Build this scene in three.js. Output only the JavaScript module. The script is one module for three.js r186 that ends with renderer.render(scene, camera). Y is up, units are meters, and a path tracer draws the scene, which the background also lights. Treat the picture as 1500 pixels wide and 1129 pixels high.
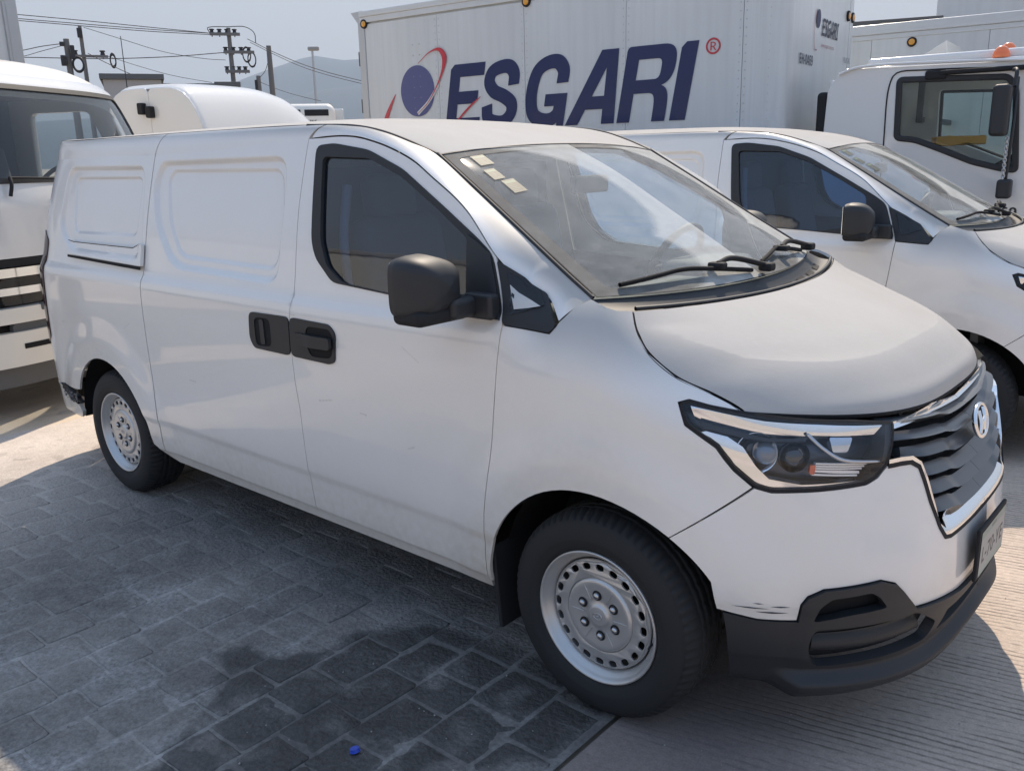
import * as THREE from 'three';
import { RoundedBoxGeometry } from 'three/addons/geometries/RoundedBoxGeometry.js';
import { mergeGeometries, toCreasedNormals } from 'three/addons/utils/BufferGeometryUtils.js';
import { FontLoader } from 'three/addons/loaders/FontLoader.js';
import { ImprovedNoise } from 'three/addons/math/ImprovedNoise.js';

// ---------- camera, sky, sun, exposure ----------
const scene=new THREE.Scene();
const camera=new THREE.PerspectiveCamera(47.72,1500/1129,.1,30000);
{
  const yaw=-2.287,pitch=-.25647,roll=-.02501;
  const d=new THREE.Vector3(Math.cos(pitch)*Math.cos(yaw),Math.sin(pitch),Math.cos(pitch)*Math.sin(yaw));
  const r=d.clone().cross(new THREE.Vector3(0,1,0)).normalize(),u=r.clone().cross(d);
  const R=r.clone().multiplyScalar(Math.cos(roll)).addScaledVector(u,Math.sin(roll));
  const U=u.clone().multiplyScalar(Math.cos(roll)).addScaledVector(r,-Math.sin(roll));
  camera.position.set(4.6235,1.754,2.9497);
  camera.setRotationFromMatrix(new THREE.Matrix4().makeBasis(R,U,d.clone().negate()));
}
const SUN_DIR=new THREE.Vector3(-.40,1,-.79).normalize();
{
  const W=512,H=256,data=new Float32Array(W*H*4);
  const sun=SUN_DIR;
  for(let j=0;j<H;j++)for(let i=0;i<W;i++){
    const el=(j/(H-1)-.5)*Math.PI,az=(i/W-.5)*2*Math.PI;
    const dir=new THREE.Vector3(Math.cos(el)*Math.cos(az),Math.sin(el),Math.cos(el)*Math.sin(az));
    const h=Math.max(dir.y,0),cs=dir.dot(sun);
        const glow=Math.exp((cs-1)*3)*.10,near=Math.exp((cs-1)*16)*.40;
    const deep=.5-.5*cs;                              // deeper blue away from the sun
    const k=Math.pow(1-h,2.0+2.6*deep);               // pale haze towards the horizon
    const zen=[.23-.07*deep,.325-.04*deep,.49+.03*deep],hor=[.43+.05*deep,.415+.05*deep,.395+.06*deep];
    const o=(j*W+i)*4;
    for(let c=0;c<3;c++)data[o+c]=(zen[c]*(1-k)+hor[c]*k+(glow+near)*[1,.97,.92][c])*(dir.y<0?.8:1);
    data[o+3]=1;
  }
  const sky=new THREE.DataTexture(data,W,H,THREE.RGBAFormat,THREE.FloatType);
  sky.mapping=THREE.EquirectangularReflectionMapping;sky.magFilter=THREE.LinearFilter;sky.minFilter=THREE.LinearFilter;sky.needsUpdate=true;
  scene.background=sky;scene.environment=sky;
}
const sun=new THREE.DirectionalLight(0xffeed8,3.3);
sun.name='sun';sun.position.copy(SUN_DIR).multiplyScalar(60);sun.castShadow=true;
sun.shadow.camera.left=sun.shadow.camera.bottom=-40;sun.shadow.camera.right=sun.shadow.camera.top=40;sun.shadow.camera.far=160;sun.shadow.mapSize.set(4096,4096);
scene.add(sun,sun.target);
const EXPOSURE=1.68;

// ---------- helpers ----------
let seed=7;
const rnd=()=>{seed=(seed*1664525+1013904223)>>>0;return seed/4294967296;};
const rr=(a,b)=>a+(b-a)*rnd();
const noise=new ImprovedNoise();
const fbm=(x,y,z=0,o=4)=>{let v=0,a=.5;for(let i=0;i<o;i++){v+=a*noise.noise(x,y,z+i*7.3);x*=2.03;y*=2.03;a*=.5;}return v;};
const used={};
function numbered(n){used[n]=(used[n]||0)+1;return used[n]===1?n:n+'_'+String(used[n]-1).padStart(3,'0');}
function mesh(name,geo,mat,parent){const m=new THREE.Mesh(geo,mat);m.name=name;m.castShadow=m.receiveShadow=true;(parent||scene).add(m);return m;}
function thing(name,label,category,group){const g=new THREE.Group();g.name=numbered(name);g.userData={label,category};if(group)g.userData.group=group;scene.add(g);return g;}
const structure=(o,kind='structure')=>{o.userData.kind=kind;return o;};
const P=(o)=>new THREE.MeshPhysicalMaterial(o),S=(o)=>new THREE.MeshStandardMaterial(o);
const lin=(r,g,b)=>new THREE.Color().setRGB(r,g,b);
function tex(w,h,fn,rep,srgb=false){
  const d=new Uint8Array(w*h*4);
  for(let j=0;j<h;j++)for(let i=0;i<w;i++){const c=fn(i/w,j/h,i,j),o=(j*w+i)*4;for(let k=0;k<3;k++)d[o+k]=Math.max(0,Math.min(255,(Array.isArray(c)?c[k]:c)*255));d[o+3]=255;}
  const t=new THREE.DataTexture(d,w,h);t.wrapS=t.wrapT=THREE.RepeatWrapping;t.magFilter=THREE.LinearFilter;t.minFilter=THREE.LinearMipmapLinearFilter;t.generateMipmaps=true;
  if(srgb)t.colorSpace=THREE.SRGBColorSpace;if(rep)t.repeat.set(rep,rep);t.needsUpdate=true;return t;
}
function canvasTex(w,h,draw){const c=document.createElement('canvas');c.width=w;c.height=h;const g=c.getContext('2d');draw(g,w,h);const t=new THREE.CanvasTexture(c);t.colorSpace=THREE.SRGBColorSpace;t.anisotropy=8;return t;}
const box=(w,h,d,x=0,y=0,z=0)=>new THREE.BoxGeometry(w,h,d).translate(x,y,z);
const rbox=(w,h,d,r,x=0,y=0,z=0,seg=3)=>new RoundedBoxGeometry(w,h,d,seg,Math.min(r,w/2.01,h/2.01,d/2.01)).translate(x,y,z);
const tube=(pts,r,n=24,rs=8,closed=false)=>new THREE.TubeGeometry(new THREE.CatmullRomCurve3(pts.map(p=>p.isVector3?p:new THREE.Vector3(...p)),closed),n,r,rs,closed);
const plain=(g)=>{g=g.index?g.toNonIndexed():g;for(const k of Object.keys(g.attributes))if(!['position','normal','uv'].includes(k))g.deleteAttribute(k);if(!g.attributes.uv)g.setAttribute('uv',new THREE.BufferAttribute(new Float32Array(g.attributes.position.count*2),2));return g;};
const merge=(...gs)=>mergeGeometries(gs.flat().map(plain));
function cyl(a,b,r0,r1=r0,n=10){a=new THREE.Vector3(...a);b=new THREE.Vector3(...b);const d=b.clone().sub(a),g=new THREE.CylinderGeometry(r1,r0,d.length(),n);g.applyQuaternion(new THREE.Quaternion().setFromUnitVectors(new THREE.Vector3(0,1,0),d.normalize()));return g.translate((a.x+b.x)/2,(a.y+b.y)/2,(a.z+b.z)/2);}
const V3=THREE.Vector3;
const clamp=(v,a=0,b=1)=>Math.min(b,Math.max(a,v));
const smooth=(a,b,v)=>{const t=clamp((v-a)/(b-a));return t*t*(3-2*t);};
// monotone-ish cubic through [x,y] pairs
function curve(pts){
  const n=pts.length,m=[];
  for(let i=0;i<n;i++){
    if(i===0||i===n-1){const j=i?n-2:0;m[i]=(pts[j+1][1]-pts[j][1])/(pts[j+1][0]-pts[j][0]);continue;}
    const d0=(pts[i][1]-pts[i-1][1])/(pts[i][0]-pts[i-1][0]),d1=(pts[i+1][1]-pts[i][1])/(pts[i+1][0]-pts[i][0]);
    m[i]=d0*d1<=0?0:2*d0*d1/(d0+d1);
  }
  return x=>{
    if(x<=pts[0][0])return pts[0][1]+m[0]*(x-pts[0][0]);
    if(x>=pts[n-1][0])return pts[n-1][1]+m[n-1]*(x-pts[n-1][0]);
    let i=0;while(x>pts[i+1][0])i++;
    const h=pts[i+1][0]-pts[i][0],t=(x-pts[i][0])/h,t2=t*t,t3=t2*t;
    return (2*t3-3*t2+1)*pts[i][1]+(t3-2*t2+t)*h*m[i]+(-2*t3+3*t2)*pts[i+1][1]+(t3-t2)*h*m[i+1];
  };
}
const XF0=2.9,XR0=-.55,LF=1.84,LR=.79,NF=3.0,NR=3.2;
const widthAt=curve([[.1,.86],[.2,.885],[.30,.912],[.345,.925],[.36,.932],[.49,.941],[.53,.949],[.75,.957],[1.0,.96],[1.17,.956],[1.21,.95],[1.25,.929],[1.30,.916],[1.5,.873],[1.7,.820],[1.8,.790],[1.9,.757]]);
const noseAt=curve([[.1,3.90],[.2,3.975],[.28,4.018],[.45,4.062],[.6,4.056],[.75,4.032],[.9,3.998],[1.0,3.963],[1.06,3.915],[1.12,3.84],[1.3,3.6]]);
const tailAt=curve([[.2,-.98],[.35,-1.05],[.5,-1.08],[1.15,-1.05],[1.5,-.99],[1.75,-.9],[1.9,-.82]]);
const shY=curve([[2.0,1.08],[3.2,1.08],[3.35,1.02],[3.5,.97],[3.7,.92],[3.9,.90],[4.3,.89]]);
const shD=curve([[2.0,.32],[3.2,.32],[3.35,.28],[3.5,.24],[3.7,.20],[4.3,.16]]);
const shH=shD;
const WHEELS=[[0,.345],[3.19,.345]];
const recess=[];      // {poly, depth, width}
function sdPoly(p,x,y){
  let d=1e9,inside=false;
  for(let i=0,j=p.length-1;i<p.length;j=i++){
    const ex=p[j][0]-p[i][0],ey=p[j][1]-p[i][1],wx=x-p[i][0],wy=y-p[i][1];
    const t=clamp((wx*ex+wy*ey)/(ex*ex+ey*ey)),dx=wx-ex*t,dy=wy-ey*t;
    d=Math.min(d,dx*dx+dy*dy);
    if((p[i][1]>y)!==(p[j][1]>y)&&x<(p[j][0]-p[i][0])*(y-p[i][1])/(p[j][1]-p[i][1])+p[i][0])inside=!inside;
  }
  return (inside?-1:1)*Math.sqrt(d);
}
// the body shell: s runs round the plan outline from the middle of the tail to the middle of the nose, t runs up
function shell(s,t,off=0){
  let y=t,ins=0;
  if(s>2.7){
    const y0=shY(s);
    if(t>y0){const k=smooth(2.75,3.0,s),ph=Math.min((t-y0)/shH(s),1.57);
      y=y0+shH(s)*Math.sin(ph);ins=shD(s)*(1-Math.cos(ph));
      if(k<1){y=y*k+t*(1-k);ins*=k;}
      var wy=y0+(y-y0)*0; if(k<1)wy=wy*k+t*(1-k);
    }
  }
  let b=widthAt(wy===undefined?y:wy)-ins;
  for(const [cx,cy] of WHEELS){
    const dx=s-cx,dy=y-cy;
    if(Math.abs(dx)<.8&&dy>-.3){const r=Math.hypot(dx,dy);b+=.016*(1-smooth(.5,.66,r))*smooth(-.15,.1,dy);}
  }
  for(const f of recess){
    if(s<f.box[0]||s>f.box[1]||t<f.box[2]||t>f.box[3])continue;
    b-=f.depth*(1-smooth(-f.width,0,sdPoly(f.poly,s,t)));
  }
  b-=.04*Math.pow(clamp((1.0-s)/2),2);
  let x=s,z=b;
  if(s>XF0){
    const ph=(s-XF0)/LF*Math.PI/2,c=Math.cos(ph),n=Math.sin(ph),r=Math.pow(Math.pow(Math.abs(c),NF)+Math.pow(Math.abs(n),NF),-1/NF);
    x=XF0+(noseAt(wy===undefined?y:wy)-XF0-ins*.9)*r*n;z=b*r*c;
  }else if(s<XR0){
    const ph=(XR0-s)/LR*Math.PI/2,c=Math.cos(ph),n=Math.sin(ph),r=Math.pow(Math.pow(Math.abs(c),NR)+Math.pow(Math.abs(n),NR),-1/NR);
    x=XR0-(XR0-tailAt(y))*r*n;z=b*r*c;
  }
  const p=new V3(x,y,z);
  if(off){p.addScaledVector(surfN(shell,s,t),off);}
  return p;
}
function surfN(f,s,t,e=.002){
  const a=f(s+e,t),b=f(s-e,t),c=f(s,t+e),d=f(s,t-e);
  return a.sub(b).cross(c.sub(d)).normalize();
}
// ---------- curved panels cut from a surface ----------
function dens(ring,cell){const o=[];for(let i=0;i<ring.length;i++){const a=ring[i],b=ring[(i+1)%ring.length],n=Math.max(1,Math.ceil(Math.hypot(b[0]-a[0],b[1]-a[1])/cell));for(let k=0;k<n;k++)o.push([a[0]+(b[0]-a[0])*k/n,a[1]+(b[1]-a[1])*k/n]);}return o;}
function area(r){let a=0;for(let i=0,j=r.length-1;i<r.length;j=i++)a+=(r[j][0]*r[i][1]-r[i][0]*r[j][1]);return a/2;}
function inset(r,d){ // moves every edge inwards by d (outwards for d<0)
  const n=r.length,sg=area(r)>0?1:-1,o=[];
  for(let i=0;i<n;i++){const p=r[(i+n-1)%n],c=r[i],q=r[(i+1)%n];
    let a=[c[0]-p[0],c[1]-p[1]],b=[q[0]-c[0],q[1]-c[1]];const la=Math.hypot(...a)||1,lb=Math.hypot(...b)||1;
    const na=[-a[1]/la*sg,a[0]/la*sg],nb=[-b[1]/lb*sg,b[0]/lb*sg];let m=[na[0]+nb[0],na[1]+nb[1]];const l=Math.hypot(...m)||1;m=[m[0]/l,m[1]/l];
    const k=Math.min(2.2,1/Math.max(.3,m[0]*na[0]+m[1]*na[1]));o.push([c[0]+m[0]*d*k,c[1]+m[1]*d*k]);}
  return o;
}
function chaikin(r,n=2){for(;n--;){const o=[];for(let i=0;i<r.length;i++){const a=r[i],b=r[(i+1)%r.length];o.push([a[0]*.75+b[0]*.25,a[1]*.75+b[1]*.25],[a[0]*.25+b[0]*.75,a[1]*.25+b[1]*.75]);}r=o;}return r;}
function cornered(r,rad,n=5){ // rounds the corners of a ring
  const o=[];for(let i=0;i<r.length;i++){const p=r[(i+r.length-1)%r.length],c=r[i],q=r[(i+1)%r.length];
    const la=Math.hypot(p[0]-c[0],p[1]-c[1]),lb=Math.hypot(q[0]-c[0],q[1]-c[1]),k=Math.min(rad,la*.45,lb*.45);
    const a=[c[0]+(p[0]-c[0])*k/la,c[1]+(p[1]-c[1])*k/la],b=[c[0]+(q[0]-c[0])*k/lb,c[1]+(q[1]-c[1])*k/lb];
    for(let t=0;t<=n;t++){const u=t/n;o.push([(1-u)*(1-u)*a[0]+2*u*(1-u)*c[0]+u*u*b[0],(1-u)*(1-u)*a[1]+2*u*(1-u)*c[1]+u*u*b[1]]);}}
  return o;
}
function patch(ring,f,{holes=[],cell=.03,off=0,skirt=.012}={}){
  const O=typeof off==='function'?off:()=>off;
  if(area(ring)<0)ring=ring.slice().reverse();
  holes=holes.map(h=>area(h)>0?h.slice().reverse():h);
  const rings=[ring,...holes].map(r=>dens(r,cell));
  const pts=rings.flat();
  let tris=THREE.ShapeUtils.triangulateShape(rings[0].map(p=>new THREE.Vector2(...p)),rings.slice(1).map(r=>r.map(p=>new THREE.Vector2(...p))));
  const lim=cell*1.25;
  for(let it=0;it<14;it++){
    const mid=new Map(),out=[];let any=false;
    const half=(a,b)=>{const dx=pts[a][0]-pts[b][0],dy=pts[a][1]-pts[b][1];if(dx*dx+dy*dy<=lim*lim)return -1;const k=a<b?a*1e6+b:b*1e6+a;let m=mid.get(k);if(m===undefined){m=pts.length;pts.push([(pts[a][0]+pts[b][0])/2,(pts[a][1]+pts[b][1])/2]);mid.set(k,m);}return m;};
    for(const [a,b,c] of tris){
      const x=half(a,b),y=half(b,c),z=half(c,a),n=(x>=0)+(y>=0)+(z>=0);
      if(!n){out.push([a,b,c]);continue;}any=true;
      if(n===3){out.push([a,x,z],[x,b,y],[z,y,c],[x,y,z]);continue;}
      let q=[a,b,c],e=[x,y,z];
      if(n===1){while(e[0]<0){q.push(q.shift());e.push(e.shift());}out.push([q[0],e[0],q[2]],[e[0],q[1],q[2]]);}
      else{while(e[2]>=0){q.push(q.shift());e.push(e.shift());}out.push([e[0],q[1],e[1]],[q[0],e[0],e[1]],[q[0],e[1],q[2]]);}
    }
    tris=out;if(!any)break;
  }
  const pos=[],nor=[],uv=[],idx=[];
  for(const [u,v] of pts){const n=surfN((a,b)=>f(a,b),u,v),p=f(u,v).addScaledVector(n,O(u,v));pos.push(p.x,p.y,p.z);
    if(typeof off==='function'){const e=.003,g=(a,b)=>{const m=surfN(f,a,b);return f(a,b).addScaledVector(m,O(a,b));};n.copy(g(u+e,v).sub(g(u-e,v)).cross(g(u,v+e).sub(g(u,v-e))).normalize());}
    nor.push(n.x,n.y,n.z);uv.push(u,v);}
  for(const t of tris)idx.push(...t);
  if(skirt)for(const r of rings)for(let i=0;i<r.length;i++){
    const a=r[i],b=r[(i+1)%r.length],na=surfN(f,...a),nb=surfN(f,...b),k=pos.length/3;
    const A=f(...a).addScaledVector(na,O(...a)),B=f(...b).addScaledVector(nb,O(...b)),A2=A.clone().addScaledVector(na,-skirt),B2=B.clone().addScaledVector(nb,-skirt);
    const n=B.clone().sub(A).cross(na).normalize();
    for(const p of [A,B,B2,A2]){pos.push(p.x,p.y,p.z);nor.push(n.x,n.y,n.z);uv.push(...a);}
    idx.push(k,k+3,k+1,k+1,k+3,k+2);
  }
  const g=new THREE.BufferGeometry();
  g.setAttribute('position',new THREE.Float32BufferAttribute(pos,3));g.setAttribute('normal',new THREE.Float32BufferAttribute(nor,3));g.setAttribute('uv',new THREE.Float32BufferAttribute(uv,2));g.setIndex(idx);return g;
}
function gridPatch(f,nu,nv,u0=0,u1=1,v0=0,v1=1,off=0){
  const pos=[],nor=[],uv=[],idx=[],e=.004;
  for(let j=0;j<=nv;j++)for(let i=0;i<=nu;i++){const u=u0+(u1-u0)*i/nu,v=v0+(v1-v0)*j/nv;
    const uu=clamp(u,u0+e,u1-e),vv=clamp(v,v0+e,v1-e),n=surfN(f,uu,vv,e*.9),p=f(u,v).addScaledVector(n,off);
    pos.push(p.x,p.y,p.z);nor.push(n.x,n.y,n.z);uv.push(u,v);}
  for(let j=0;j<nv;j++)for(let i=0;i<nu;i++){const a=j*(nu+1)+i;idx.push(a,a+1,a+nu+2,a,a+nu+2,a+nu+1);}
  const g=new THREE.BufferGeometry();
  g.setAttribute('position',new THREE.Float32BufferAttribute(pos,3));g.setAttribute('normal',new THREE.Float32BufferAttribute(nor,3));g.setAttribute('uv',new THREE.Float32BufferAttribute(uv,2));g.setIndex(idx);return g;
}
function mirrored(g){
  g=g.clone();for(const k of ['position','normal']){const a=g.attributes[k];for(let i=0;i<a.count;i++)a.setZ(i,-a.getZ(i));}
  if(g.index){const x=g.index.array;for(let i=0;i<x.length;i+=3){const t=x[i];x[i]=x[i+1];x[i+1]=t;}}
  else{g=plain(g);const p=g.attributes.position.count;const ix=[];for(let i=0;i<p;i+=3)ix.push(i+1,i,i+2);g.setIndex(ix);}
  return g;
}
// a ribbon with a rounded cross-section between two lists of points
function polyAt(list,q){const x=clamp(q)*(list.length-1),i=Math.min(Math.floor(x),list.length-2),t=x-i;
  const p0=list[Math.max(i-1,0)],p1=list[i],p2=list[i+1],p3=list[Math.min(i+2,list.length-1)],o=[];
  for(let k=0;k<p1.length;k++)o.push(.5*((2*p1[k])+(-p0[k]+p2[k])*t+(2*p0[k]-5*p1[k]+4*p2[k]-p3[k])*t*t+(-p0[k]+3*p1[k]-3*p2[k]+p3[k])*t*t*t));
  return o;}
function polyLin(list,q){const x=clamp(q)*(list.length-1),i=Math.min(Math.floor(x),list.length-2),t=x-i;return list[i].map((v,k)=>v+(list[i+1][k]-v)*t);}
const hardBox=(x0,x1,y0,y1,z0,z1,r=.01)=>rbox(x1-x0,y1-y0,z1-z0,r,(x0+x1)/2,(y0+y1)/2,(z0+z1)/2,2);
// ---------- materials of the vehicles ----------
const speck=tex(256,256,(u,v,i,j)=>{const s=.5+.5*fbm(u*9,v*9,3,5);return .80+.2*s;});
const paintRough=tex(256,256,(u,v)=>{const s=fbm(u*6,v*6,1,5);return clamp(.34+.28*s+(rnd()<.004?.3:0));},1.3);
const M={};
M.paintPlain=P({color:lin(.81,.795,.77),roughness:.4,clearcoat:1,clearcoatRoughness:.04});
{ // body paint laid over the side of the van in metres: road film low down and behind the wheels, small scuffs
  const W=2048,H=512,at=(u,v)=>[u*8-2,v*2];
  const film=(x,y)=>{const low=smooth(.62,.33,y+.06*noise.noise(x*3,y*3,2)),w=Math.max(...[0,3.19].map(c=>{const r=Math.hypot(x-c,y-.345);return smooth(.72,.42,r+.10*noise.noise(x*5,y*5,4))*smooth(-.25,.15,c-x+.1);}));
    return clamp(.55*low+.30*w+.16*smooth(.0,-.9,x)+.10*(.5+fbm(x*2,y*3,6,4)))*(.75+.5*fbm(x*30,y*30,3,3));};
  seed=77;const scuff=[];for(let i=0;i<12;i++)scuff.push([rr(-.9,3.6),rr(.36,1.2),rr(-.5,.5),rr(.02,.12),rr(.25,.8)]);
  const d=tex(W,H,(u,v)=>{const [x,y]=at(u,v),f=film(x,y);const top0=smooth(1.10,1.30,y+.02*noise.noise(x*4,y*4,1))*smooth(2.86,3.08,x);const top=Math.max(top0,smooth(1.84,1.915,y)*smooth(1.8,1.74,x)*.95);let c=[.905-.16*f-.20*top,.898-.185*f-.205*top,.885-.225*f-.21*top];  // top: shade painted into the wing shoulder and the upper flank edge
    for(const [sx,sy,a,l,k] of scuff){const dx=x-sx,dy=y-sy;if(Math.abs(dx)>.13||Math.abs(dy)>.08)continue;const p=dx*Math.cos(a)+dy*Math.sin(a),q=-dx*Math.sin(a)+dy*Math.cos(a);if(Math.abs(p)<l/2&&Math.abs(q)<.0028)c=c.map(t=>t*(1-.16*k));}
    return c;},0,true);
  const r=tex(1024,256,(u,v)=>{const [x,y]=at(u,v);return clamp(.34+.45*film(x,y)+.1*fbm(x*8,y*8,2,4));},0);
  for(const t of [d,r]){t.repeat.set(1/8,1/2);t.offset.set(.25,0);}
  M.paint=P({color:lin(1,1,1),map:d,roughness:1,roughnessMap:r,clearcoat:1,clearcoatRoughness:.035});
}
M.dusty=P({color:lin(.74,.695,.645),roughness:.85,specularIntensity:.4,clearcoat:.22,clearcoatRoughness:.16});
{
  const t=tex(512,512,(u,v)=>{const a=fbm(u*5,v*5,2,5),b=fbm(u*40,v*40,5,3);const k=clamp(.5+.45*a+.35*b);return [.722-.03*k,.712-.036*k,.698-.042*k];},1,true);
  M.dusty.map=t;M.dusty.color=lin(1,1,1);M.shadedRail=M.dusty.clone();M.shadedRail.color=lin(.98,1.0,1.05);M.shadedRail.clearcoat=.45;M.shadedRail.clearcoatRoughness=.12;M.shadedRail.roughness=.55;M.railShadePaint=P({color:lin(1,1,1),roughness:.5,clearcoat:.7,clearcoatRoughness:.08});  // rail copy toned in place of shade on the pillar
  M.railShadePaint.map=tex(64,128,(u,v)=>{const k=smooth(.12,.72,v+.05*fbm(u*20,v*6,3,3));return [.895-.215*k,.888-.22*k,.875-.225*k];},0,true);M.railShadePaint.map.wrapT=THREE.ClampToEdgeWrapping;M.railShadePaint.map.repeat.set(1,1);  // shade put into the pillar colour, deepening towards the gutter
}
M.slat=P({color:lin(.055,.062,.072),roughness:.4,clearcoat:.5,clearcoatRoughness:.2});
M.seal=S({color:lin(.022,.023,.026),roughness:.62});
M.trim=P({color:lin(.018,.020,.024),roughness:.55,clearcoat:.08,clearcoatRoughness:.5});
M.trimDark=S({color:lin(.012,.012,.014),roughness:.8});
M.black=S({color:lin(.006,.006,.007),roughness:.9});
M.glass=P({color:lin(.28,.42,.60),roughness:.015,transmission:1,thickness:0,ior:1.75});
M.screen=P({color:lin(.86,.92,.9),roughness:.03,transmission:1,thickness:0,ior:1.52});
M.lens=P({color:lin(.97,.98,1),roughness:.02,transmission:1,thickness:0,ior:1.5});
M.chrome=S({color:lin(.86,.87,.88),metalness:1,roughness:.08});
M.satin=S({color:lin(.55,.56,.58),metalness:1,roughness:.3});
M.steel=P({color:lin(.56,.555,.545),metalness:.62,roughness:.36,clearcoat:.2,clearcoatRoughness:.3});
M.rubber=S({color:lin(.016,.0165,.018),roughness:.78});
M.cloth=S({color:lin(.16,.17,.19),roughness:.95});
M.clothLight=S({color:lin(.36,.37,.38),roughness:.95});
M.dash=S({color:lin(.17,.17,.165),roughness:.8});
M.cabin=S({color:lin(.10,.105,.12),roughness:.9});
M.orange=P({color:lin(.9,.16,.03),roughness:.25,transmission:.25,thickness:0});
{ // dust on the windscreen: thicker towards the edges the wipers miss
  const t=tex(512,256,(u,v)=>{const x=(u-.5)*2;
    const w=Math.min(Math.hypot((x+.28)*1.15,(v-.06)*1.1),Math.hypot((x-.5)*1.35,(v-.02)*1.25));
    const swept=smooth(.80,.9,w);return clamp(.22+.46*swept+.16*fbm(u*14,v*9,4,4)+.05*fbm(u*90,v*60,2,2));});
  M.dust=S({color:lin(.86,.86,.82),roughness:1,transparent:true,opacity:.64,alphaMap:t});
}

// ---------- the neighbouring trucks ----------
const font=await new FontLoader().loadAsync('fonts/droid/droid_sans_bold.typeface.json');
const fontR=await new FontLoader().loadAsync('fonts/droid/droid_sans_regular.typeface.json');
M.boxSkin=P({color:lin(.74,.755,.765),roughness:.38,clearcoat:.5,clearcoatRoughness:.18});
{ const t=tex(512,512,(u,v)=>{const a=.5+.5*fbm(u*3,v*3,8,4),b=.5+.5*fbm(u*26,v*3,9,3);const r=.5+.5*fbm(u*60,v*1.2,17,3);const k=.84+.08*a+.09*b+.05*r;return [k*.97,k*.975,k*.97];},.5,true);M.boxSkin.map=t;}
M.alu=S({color:lin(.50,.51,.52),metalness:.55,roughness:.45});
M.navy=P({color:lin(.006,.015,.085),roughness:.4,clearcoat:.15});
M.logoBlue=P({color:lin(.055,.065,.215),roughness:.35,clearcoat:.4});
M.logoRed=P({color:lin(.55,.03,.05),roughness:.35,clearcoat:.4});
M.grey=S({color:lin(.10,.105,.11),roughness:.7});
M.cream=P({color:lin(.78,.75,.68),roughness:.4,clearcoat:.5,clearcoatRoughness:.15});
M.cabWhite=P({color:lin(.72,.71,.69),roughness:.35,roughnessMap:paintRough,clearcoat:.8,clearcoatRoughness:.08});
M.amberLens=P({color:lin(.75,.33,.02),roughness:.2,clearcoat:1});
M.amberGlow=P({color:lin(.9,.20,.045),roughness:.25,clearcoat:1});
M.redLens=P({color:lin(.6,.02,.02),roughness:.2,clearcoat:1});
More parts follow.
